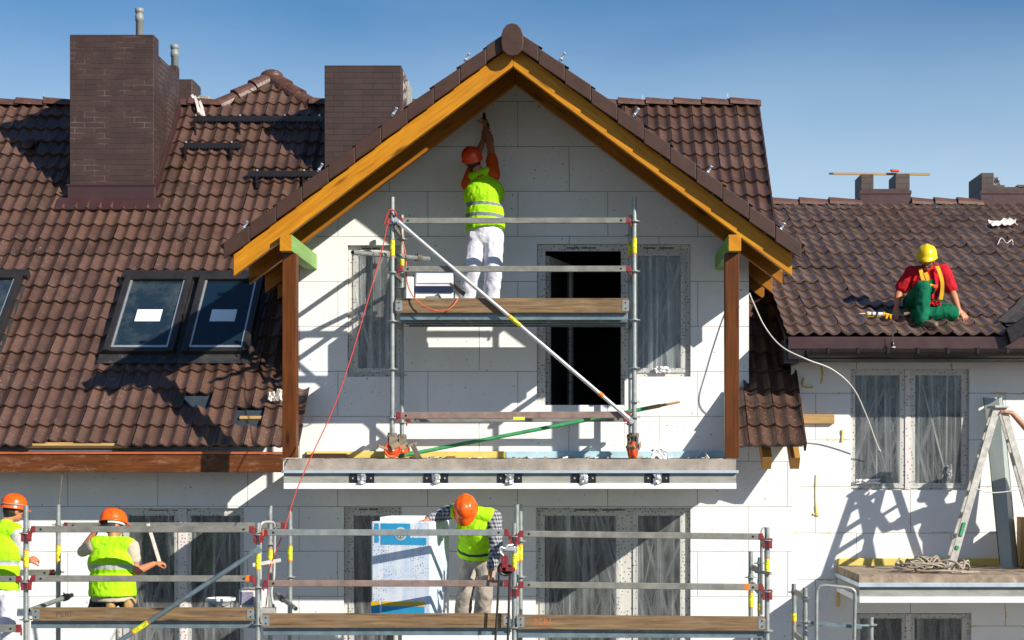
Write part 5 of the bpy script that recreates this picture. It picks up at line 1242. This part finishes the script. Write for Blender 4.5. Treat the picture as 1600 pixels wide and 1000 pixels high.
def helmet(parent, c, f, u, mat, k=1.0, lining=True):
    f = V3(f).normalized(); u = V3(u); u = (u-f*u.dot(f)).normalized(); s = f.cross(u)
    a, b, h = .112*k, .136*k, .132*k; m_ = MB(); NA, NP = 40, 12; pts = []
    rings = [(1.0, 0.0)]
    def base(th, rr): return s*math.cos(th)*a*rr+f*math.sin(th)*b*rr
    prof = []
    for i in range(NP+1):
        ph = math.pi/2*(1-i/NP); prof.append((math.cos(ph)**.80 if i else 0.0, math.sin(ph)**.84 if i < NP else 0.0))
    for i, (rr, zz) in enumerate(prof):
        for j in range(NA):
            th = 2*math.pi*j/NA; p = base(th, rr)
            ridge = .007*k*math.exp(-((math.cos(th)*rr*a)/.018)**2)*(1-.25*rr) if i else .007*k
            groove = -.004*k*math.exp(-((abs(math.cos(th)*rr*a)-.045)/.009)**2) if 0 < rr < .93 else 0
            pts.append(c+p+u*(zz*h+ridge+groove))
    for j in range(NA):                       # flared rim and peak
        th = 2*math.pi*j/NA; pk = max(0, math.sin(th))**2.2
        pts.append(c+base(th, 1.07)+f*pk*.042*k-u*(.012+.016*pk)*k)
    for j in range(NA):
        th = 2*math.pi*j/NA; pk = max(0, math.sin(th))**2.2
        pts.append(c+base(th, 1.05)+f*pk*.038*k-u*(.019+.018*pk)*k)
    for j in range(NA):
        th = 2*math.pi*j/NA; pts.append(c+base(th, .97)-u*.008*k)
    R_ = NP+4
    m_.add(pts, [(i*NA+j, i*NA+(j+1) % NA, (i+1)*NA+(j+1) % NA, (i+1)*NA+j) for i in range(R_-1) for j in range(NA)], 0, True)
    if lining: m_.add(pts[-NA:], [tuple(range(NA))], 1)
    # orient outwards
    o = m_.build('helmet', [mat, M['black']], parent)
    bm = bmesh.new(); bm.from_mesh(o.data); bmesh.ops.remove_doubles(bm, verts=bm.verts, dist=1e-5); bmesh.ops.recalc_face_normals(bm, faces=bm.faces); bm.to_mesh(o.data); bm.free()
    return o
def head(mb, c, f, u):
    f = V3(f).normalized(); u = V3(u); u = (u-f*u.dot(f)).normalized(); s = f.cross(u)
    mb.ell(c+u*.02-f*.01, s, f, u, .076, .095, .098); mb.ell(c-u*.045+f*.022, s, f, u, .060, .068, .068); mb.ell(c-u*.085+f*.055, s, f, u, .032, .028, .024)
    mb.cap(c+f*.088+u*.012, .010, c+f*.108-u*.024, .0155); mb.ell(c+f*.082+u*.03, s, f, u, .05, .014, .010)
    mb.ell(c+f*.083-u*.062, s, f, u, .026, .014, .011)
    for k in (-1, 1): mb.ell(c+s*k*.077-u*.008, s, f, u, .012, .022, .032); mb.ell(c+s*k*.038+f*.07-u*.015, s, f, u, .022, .018, .018)
    return f, u, s
def eyes(parent, c, f, u, s):
    m_ = MB()
    for k in (-1, 1): m_.ell(c+s*k*.032+f*.086+u*.006, s, f, u, .014, .008, .008, 10, 6, 0); m_.ell(c+s*k*.032+f*.0935+u*.005, s, f, u, .006, .003, .006, 8, 5, 1)
    m_.build('eyes', [plain('eye white', (.6,.58,.55), .3), M['black']], parent)
def torso(mb, J, g, low=-.04, f=None, high=True, shw=.22):
    t = (J['neck']-J['pel']).normalized(); s = (J['sb']-J['sa']); s = (s-t*s.dot(t)).normalized(); f = s.cross(t)
    k = J.get('k', 1.0)
    mb.ell(J['chest'], s, f, t, (.178+g)*k, (.122+g)*k, .17+g)
    mb.ell(lerp(J['pel'], J['chest'], .5), s, f, t, (.155+g)*k, (.112+g)*k, .19+g)
    ecyl(mb, J['pel']+t*low, lerp(J['pel'], J['chest'], .6), s, f, (.165+g)*k, (.125+g)*k, (.160+g)*k, (.112+g)*k)
    if high: mb.cap(lerp(J['sa'], J['neck'], shw), .058+g, lerp(J['sb'], J['neck'], shw), .058+g); mb.cap(J['chest']+t*.05, .11+g*.6, J['neck']-t*.045, .068+g*.5)
    return t, s, f
def arm_skin(mb, sh, el, wr): mb.cap(sh, .054, el, .041); mb.cap(el, .041, lerp(el, wr, .35), .042); mb.cap(lerp(el, wr, .35), .042, wr, .027)
def legs(mb, J, r=(.100,.078,.070), pel=True):
    for q in ('a', 'b'):
        mb.cap(J['h'+q], r[0], J['k'+q], r[1]); mb.cap(J['k'+q], r[1], J['f'+q], r[2])
    if pel:
        t = (J['neck']-J['pel']).normalized(); s = (J['hb']-J['ha']); s = (s-t*s.dot(t)).normalized(); f = s.cross(t)
        mb.ell(J['pel'], s, f, t, .165, .13, .13); mb.ell(lerp(J['ha'], J['hb'], .5)-f*.0, s, f, t, .165, .13, .11)
def boots(parent, lst, mats=None):
    for (an, toe) in lst:
        m_ = MB(); an, toe = V3(an), V3(toe); m_.cap(an+V3((0,0,.07)), .05, an+V3((0,0,-.01)), .046); m_.cap(an+V3((0,0,-.028)), .046, lerp(an, toe, .6)+V3((0,0,-.02)), .045); m_.cap(lerp(an, toe, .6)+V3((0,0,-.02)), .045, toe+V3((0,0,-.025)), .036)
        skinned('boot', m_, .010, mats or M['boot'], parent, 3)
def body_core(mb, J):
    mb.cap(J['pel'], .12, J['chest'], .13); mb.cap(J['chest'], .10, J['neck'], .055); mb.cap(J['neck']-(J['neck']-J['chest'])*.1, .056, J['head'], .052)
    mb.cap(J['sa'], .06, J['sb'], .06); mb.cap(J['ha'], .08, J['hb'], .08)
    for q in 'ab': mb.cap(J['h'+q], .075, J['k'+q], .05); mb.cap(J['k'+q], .05, J['f'+q], .038)
U = V3((0,0,1))
# ---------------------------------------------------------------- worker on the tower, back to us, reaching up
J = dict(k=1.12, pel=P(759,362,17.78), chest=P(756,304,17.84), neck=P(751,270,17.9), head=P(738,252,17.93), sa=P(731,288,17.92), sb=P(771,274,17.88),
         ea=P(744,248,18.10), eb=P(767,233,18.08), wa=P(756,217,18.25), wb=P(759,199,18.27), ha=P(745,370,17.78), hb=P(771,370,17.78),
         ka=P(738,424,17.74), kb=P(771,424,17.72), fa=P(727,480,17.82), fb=P(766,482,17.8))
w1 = thing('person', 'person in orange helmet and shirt reaching up to the gable wall from the tower deck', 'person', P(750,489,17.8))
mb = MB(); body_core(mb, J); hf, hu = V3((-.35,.82,.35)), V3((-.18,-.38,.9)); f, u, s = head(mb, J['head'], hf, hu)
arm_skin(mb, J['sa'], J['ea'], J['wa']); arm_skin(mb, J['sb'], J['eb'], J['wb'])
hand(mb, J['wa'], V3((.05,.25,1)), V3((.6,.8,0)), .55, 1); hand(mb, J['wb'], V3((-.10,.3,1)), V3((-.6,.8,0)), .65, -1)
skinned('body', mb, .0065, M['skin2'], w1, 4)
mb = MB(); torso(mb, J, .008, .02)
for q in 'ab': mb.cap(J['s'+q], .073, lerp(J['s'+q], J['e'+q], .62), .062)
skinned('shirt', mb, .011, M['orshirt'], w1, 4, .006)
mb = MB(); t, s_, f_ = torso(mb, J, .022, .02, high=False); mb.cap(lerp(J['sa'],J['sb'],.20)-t*.055, .080, lerp(J['sa'],J['sb'],.74)-t*.05, .085); mb.cap(J['chest'], .12, J['neck']-t*.055, .074); mb.cap(lerp(J['sa'],J['neck'],.48)+t*.004, .071, lerp(J['sb'],J['neck'],.55)+t*.0, .071); sp = skinned('vest', mb, .010, vestmat('hi-vis vest with two stripes', ((.13,.17),(.255,.295)), grey=(.2,.22,.23)), w1, 4, .010, along=(J['pel'], (t+s_*.16).normalized()))  # stripe grey lowered to paint in the shade they hang in
mb = MB(); legs(mb, J, (.108,.09,.084)); skinned('trousers', mb, .011, M['wtrous'], w1, 4, .013, 11)
boots(w1, ((J['fa'], J['fa']+V3((-.03,.17,0))), (J['fb'], J['fb']+V3((.03,.17,0)))))
mb = MB(); mb.ell(J['head']+u*.0-f*.03, s, f, u, .080, .078, .085); mb.cap(J['head']-u*.06-f*.03, .06, J['head']-u*.02-f*.03, .072); skinned('hair', mb, .011, M['hair'], w1, 3, .004, 40)
helmet(w1, J['head']+u*.032-f*.005, f, u, M['helmR'], .98)
m_ = MB(); q = lerp(J['wa'], J['wb'], .5)+V3((0,.02,.07)); m_.tube(q+V3((0,0,-.03)), q+V3((-.01,.03,.16)), .022, .016, 10); m_.obox(q+V3((.03,0,-.01)), Xv, V3((0,1,0)), U, .02, .02, .05)
single('power_tool', m_, M['black'], 'dark hand tool held up against the gable wall', 'tool', q)
m_ = MB(); m_.path(spline([q+V3((.035,0,-.05)), P(769,215,18.25), P(772,245,18.15), P(773,275,18.08), P(776,300,18.0)], 6), .008, 6); single('cable', m_, M['ropeb'], 'black cord hanging down from the tool at the gable', 'cable', q)
# ---------------------------------------------------------------- worker cut by the left edge
J = dict(pel=P(0,918,16.95), chest=P(4,862,16.97), neck=P(10,815,17.0), head=P(21,798,17.04), sa=P(-20,832,16.98), sb=P(25,833,16.95), k=1.0,
         ea=P(-28,880,17.05), eb=P(33,868,16.98), wa=P(-5,890,17.28), wb=P(45,876,17.2), ha=P(-13,925,16.95), hb=P(12,925,16.93), ka=P(-14,990,16.95), kb=P(12,990,16.9), fa=P(-16,1052,17.0), fb=P(12,1052,16.98))
zd = -1.92
w2 = thing('person', 'person in white trousers and yellow vest standing at the left edge, seen from behind', 'person', P(0,1060,16.97))
mb = MB(); body_core(mb, J); f, u, s = head(mb, J['head'], V3((.72,.65,-.12)), V3((.10,.05,1)))
arm_skin(mb, J['sa'], J['ea'], J['wa']); arm_skin(mb, J['sb'], J['eb'], J['wb']); hand(mb, J['wa'], V3((.5,.8,.1)), V3((0,.2,-1)), .5, 1); hand(mb, J['wb'], V3((.5,.8,.2)), V3((-.5,.2,-.6)), .7, 1)
skinned('body', mb, .0065, M['skin2'], w2, 4); eyes(w2, J['head'], f, u, s)
mb = MB(); torso(mb, J, .008, .0); 
for q in 'ab': mb.cap(J['s'+q], .074, lerp(J['s'+q], J['e'+q], .85), .064)
skinned('shirt', mb, .011, M['greyshirt'], w2, 4, .006)
mb = MB(); t, s_, f_ = torso(mb, J, .028, -.02); skinned('vest', mb, .010, vestmat('hi-vis vest with two back stripes', ((.08,.125),(.225,.27))), w2, 4, .009, along=(J['pel'], (t-s_*.06).normalized()))
mb = MB(); legs(mb, J); skinned('trousers', mb, .011, M['wtrous'], w2, 4, .013, 11); boots(w2, ((J['fa'], J['fa']+V3((.06,.17,0))), (J['fb'], J['fb']+V3((.08,.16,0)))))
mb = MB(); mb.ell(J['head']+u*.005-f*.03, s, f, u, .081, .078, .085); mb.cap(J['head']-u*.055-f*.04, .05, J['head']-u*.02-f*.035, .066); skinned('hair', mb, .011, M['hair'], w2, 3, .004, 40)
helmet(w2, J['head']+u*.040, f, u, M['helmO'], 1.0)
m_ = MB(); m_.path([J['head']+u*.066+s*math.cos(t)*.116+f*(math.sin(t)*.140) for t in np.linspace(math.pi*.95, math.pi*2.15, 18)], .007, 6); m_.build('helmet_band', M['pipe'], w2)
# ---------------------------------------------------------------- kneeling worker with his back to us
dk = 16.85
J = dict(pel=P(176,926,dk), chest=P(176,880,dk), neck=P(177,843,dk+.02), head=P(177,822,dk+.05), sa=P(146,853,dk), sb=P(206,855,dk-.02), k=1.22,
         ea=P(128,862,dk+.12), wa=P(152,826,dk+.08), eb=P(213,893,dk-.03), wb=P(240,881,dk+.2), ha=P(160,930,dk), hb=P(193,930,dk), ka=P(150,950,dk+.32), kb=P(204,950,dk+.32), fa=P(172,945,dk-.05), fb=P(200,945,dk-.05))
w3 = thing('person', 'person in yellow vest crouching with back to us, working at the taped window', 'person', P(176,966,dk))
mb = MB(); body_core(mb, J); f, u, s = head(mb, J['head'], V3((.75,.62,-.18)), V3((-.30,.05,.95)))
arm_skin(mb, J['sa'], J['ea'], J['wa']); arm_skin(mb, J['sb'], J['eb'], J['wb'])
hand(mb, J['wa'], V3((.75,.1,.5)), V3((.3,.3,-.8)), .3, 1); hand(mb, J['wb'], V3((.85,.35,.1)), V3((-.1,.25,-1)), 1.0, 1)
skinned('body', mb, .0065, M['skin2'], w3, 4); eyes(w3, J['head'], f, u, s)
mb = MB(); torso(mb, J, .008, -.09)
for q in 'ab': mb.cap(J['s'+q], .076, lerp(J['s'+q], J['e'+q], .48), .068)
mb.cap(J['sa'], .07, lerp(J['sa'], J['ea'], .95), .055)
skinned('shirt', mb, .011, M['tshirt'], w3, 4, .006)
mb = MB(); t, s_, f_ = torso(mb, J, .030, -.035); ecyl(mb, J['pel']+t*.00-s_*.0, J['pel']+t*.16, s_, f_, .235, .17, .215, .15); skinned('vest', mb, .010, vestmat('hi-vis vest with one back stripe', ((.245,.285),)), w3, 3, .010, along=(J['pel'], tuple(t)))
mb = MB(); legs(mb, J, (.10,.08,.066)); skinned('trousers', mb, .011, M['dtrous'], w3, 4, .011)
for q, px in (('fa',172),('fb',200)):
    m_ = MB(); c = P(px, 947, dk-.12); m_.cap(c+V3((0,.03,.0)), .046, c+V3((0,.16,.03)), .045); m_.ell(c+V3((0,0,.008)), Xv, V3((0,1,0)), U, .047, .028, .062)
    skinned('boot', m_, .009, M['sole'], w3, 2)
mb = MB(); mb.ell(J['head']-f*.03, s, f, u, .081, .078, .085); skinned('hair', mb, .011, M['hair'], w3, 3, .004, 40)
helmet(w3, J['head']+u*.048, f, u, M['helmO'], 1.04)
m_ = MB(); m_.path([J['head']+u*.022+s*math.cos(t)*.095+f*(math.sin(t)*.112) for t in np.linspace(-.9, math.pi*.75, 12)], .017, 6); m_.build('helmet_band', M['white'], w3)
m_ = MB(); a = P(247,874,dk+.25); m_.beam(P(251,884,dk+.24), P(231,818,dk+.30), .035, .012, (0,1,0)); single('wooden_stick', m_, M['rag'], 'pale wooden stick held by the crouching person at the window', 'stick', a, bevel=.003)
# ---------------------------------------------------------------- bending worker beside the pack
J = dict(pel=P(748,868,17.02), chest=P(748,827,16.86), neck=P(738,801,16.74), head=P(728,798,16.60), sa=P(706,798,16.80), sb=P(772,808,16.76), k=1.14,
         ea=P(688,805,16.80), wa=P(668,813,16.66), eb=P(775,860,16.62), wb=P(766,892,16.52), ha=P(735,876,17.02), hb=P(764,876,17.0), ka=P(727,925,16.92), kb=P(757,925,16.86), fa=P(722,966,17.0), fb=P(752,968,16.97))
w4 = thing('person', 'person in plaid shirt and beige trousers bending beside the insulation pack', 'person', P(738,976,17.0))
mb = MB(); body_core(mb, J); f, u, s = head(mb, J['head'], V3((-.05,-.62,-.78)), V3((-.08,-.76,.64)))
arm_skin(mb, J['sa'], J['ea'], J['wa']); arm_skin(mb, J['sb'], J['eb'], J['wb'])
hand(mb, J['wa'], V3((-.9,-.25,-.15)), V3((-.1,-.1,-1)), .5, -1); hand(mb, J['wb'], V3((-.05,-.1,-1)), V3((-.9,.3,0)), .75, -1)
skinned('body', mb, .0065, M['skin2'], w4, 4); eyes(w4, J['head'], f, u, s)
mb = MB(); torso(mb, J, .008, .02)
for q in 'ab': mb.cap(J['s'+q], .078, J['e'+q], .064); mb.cap(J['e'+q], .064, lerp(J['e'+q], J['w'+q], .78), .050)
skinned('shirt', mb, .010, M['plaid'], w4, 4, .008, 16)
mb = MB(); t, s_, f_ = torso(mb, J, .026, .045); skinned('vest', mb, .010, vestmat('hi-vis vest with dark hem', ((.095,.125),), grey=(.05,.055,.05), dark=.022), w4, 4, .010, along=(J['pel'], tuple(t)))
mb = MB(); legs(mb, J, (.098,.082,.082)); skinned('trousers', mb, .011, M['btrous'], w4, 4, .014, 11); boots(w4, ((J['fa'], J['fa']+V3((-.05,-.17,0))), (J['fb'], J['fb']+V3((0,-.18,0)))))
mb = MB(); mb.ell(J['head']-u*.06+f*.045, s, f, u, .055, .055, .045); mb.ell(J['head']-f*.03, s, f, u, .080, .075, .08); skinned('hair', mb, .010, M['hair'], w4, 3, .003, 50)
helmet(w4, J['head']+u*.035, f, u, M['helmO'], 1.06)
# ---------------------------------------------------------------- roof worker with yellow helmet
J = dict(pel=P(1436,476,18.72), chest=P(1449,442,18.66), neck=P(1449,417,18.60), head=P(1448,406,18.53), sa=P(1425,427,18.62), sb=P(1474,424,18.60), k=.98,
         ea=P(1405,455,18.64), wa=P(1400,483,18.52), eb=P(1488,456,18.54), wb=P(1498,484,18.44), ha=P(1424,474,18.66), hb=P(1450,478,18.66), ka=P(1442,450,18.28), kb=P(1487,489,18.40), fa=P(1441,500,18.24), fb=P(1432,492,18.42))
w5 = thing('person', 'person in yellow helmet, red shirt and green dungarees sitting on the right-hand roof', 'person', P(1440,498,18.5))
mb = MB(); body_core(mb, J); f, u, s = head(mb, J['head'], V3((-.22,-.95,-.28)), V3((-.06,-.27,.95)))
arm_skin(mb, J['sa'], J['ea'], J['wa']); arm_skin(mb, J['sb'], J['eb'], J['wb'])
hand(mb, J['wa'], V3((-.15,-.35,-.75)), V3((.1,.5,-.6)), .35, -1); hand(mb, J['wb'], V3((.55,-.3,-.7)), V3((-.1,.6,-.7)), .2, 1, .14)
skinned('body', mb, .006, M['skin2'], w5, 4); eyes(w5, J['head'], f, u, s)
mb = MB(); torso(mb, J, .008, .0)
for q in 'ab': mb.cap(J['s'+q], .082, lerp(J['s'+q], J['e'+q], .78), .074)
skinned('shirt', mb, .010, M['redshirt'], w5, 3, .009, 15)
mb = MB(); legs(mb, J, (.100,.084,.074)); t = (J['neck']-J['pel']).normalized(); s_ = (J['sb']-J['sa']).normalized(); f_ = s_.cross(t)
if f_.y > 0: f_ = -f_
mb.ell(J['chest']-t*.04+f_*.078, s_, f_, t, .095, .075, .12); skinned('dungarees', mb, .010, M['gtrous'], w5, 3, .012, 13)
def strap(pts, w_=.042, th=.008):
    m_ = MB(); pts = spline([P(*p) for p in pts], 5); 
    for i in range(len(pts)-1): m_.beam(pts[i], pts[i+1]+(pts[i+1]-pts[i])*.12, w_, th, (0,-1,.15))
    m_.build('harness_strap', M['harness'], w5)
strap(((1438,420,18.50),(1440,428,18.475),(1443,438,18.47),(1449,445,18.475),(1462,448,18.48))); strap(((1446,426,18.47),(1449,434,18.465),(1448,440,18.47),(1437,444,18.50)))
strap(((1464,416,18.50),(1468,425,18.475),(1472,440,18.47),(1472,455,18.49),(1470,468,18.50)))

m_ = MB(); m_.obox(P(1462,447,18.455), Xv, V3((0,1,0)), U, .024, .008, .018); m_.build('harness_buckle', M['orangep'], w5)
m_ = crumple(P(1459,476,18.42), Xv, (U*.6+V3((0,.8,0))).normalized(), V3((0,-.8,.6)), .15, .10, .04, 6); m_.build('red_cloth', M['redshirt'], w5)
boots(w5, ((J['fa']+V3((0,0,-.02)), J['fa']+V3((.10,-.20,-.045))),)); 
m_ = MB(); a, b = on2(1413,495,.05), on2(1430,487,.06); m_.cap(a, .042, b, .05); m_.cap(a, .042, a+V3((-.04,-.06,-.01)), .036); skinned('boot', m_, .010, M['boot'], w5, 3)
mb = MB(); mb.ell(J['head']-u*.055+f*.042, s, f, u, .060, .052, .042); mb.ell(J['head']-f*.03, s, f, u, .080, .075, .082); skinned('hair', mb, .010, plain('brown hair and stubble', (.07,.035,.02), .8), w5, 3, .003, 50)
helmet(w5, J['head']+u*.038, f, u, M['helmY'], 1.03)
# ---------------------------------------------------------------- person beyond the right edge holding the ladder
J = dict(pel=onb(1662,17.72,.93), chest=onb(1660,17.70,1.20), neck=onb(1658,17.68,1.42), head=onb(1654,17.68,1.55), sa=onb(1634,17.62,1.36), sb=onb(1684,17.72,1.36),
         ea=P(1622,688,17.45), wa=P(1581,645,17.48), eb=onb(1702,17.75,1.08), wb=onb(1690,17.5,.92), ha=onb(1650,17.7,.90), hb=onb(1676,17.74,.90), ka=onb(1648,17.62,.48), kb=onb(1682,17.68,.48), fa=onb(1652,17.72,.085), fb=onb(1684,17.76,.085))
w6 = thing('person', 'person mostly outside the right edge whose bare arm grips the stepladder top', 'person', onb(1662,17.7))
mb = MB(); body_core(mb, J); f, u, s = head(mb, J['head'], V3((-1,.1,-.1)), V3((0,0,1))); arm_skin(mb, J['sa'], J['ea'], J['wa']); arm_skin(mb, J['sb'], J['eb'], J['wb'])
hand(mb, J['wa'], V3((-.9,.1,.18)), V3((-.15,.3,-1)), .45, 1); hand(mb, J['wb'], V3((-.3,-.2,-1)), V3((-1,0,0)), .5, 1)
skinned('body', mb, .0065, M['skin'], w6, 4); eyes(w6, J['head'], f, u, s)
mb = MB(); torso(mb, J, .012, -.06)
for q in 'ab': mb.cap(J['s'+q], .076, lerp(J['s'+q], J['e'+q], .5), .066)
skinned('shirt', mb, .012, M['greyshirt'], w6, 4, .006); mb = MB(); legs(mb, J); skinned('trousers', mb, .012, M['dtrous'], w6, 4, .01); boots(w6, ((J['fa'], J['fa']+V3((-.18,0,0))), (J['fb'], J['fb']+V3((-.18,0,0)))))
mb = MB(); mb.ell(J['head']+u*.015-f*.02, s, f, u, .082, .095, .09); skinned('hair', mb, .012, M['hair'], w6, 3); helmet(w6, J['head']+u*.04, f, u, M['helmO'])
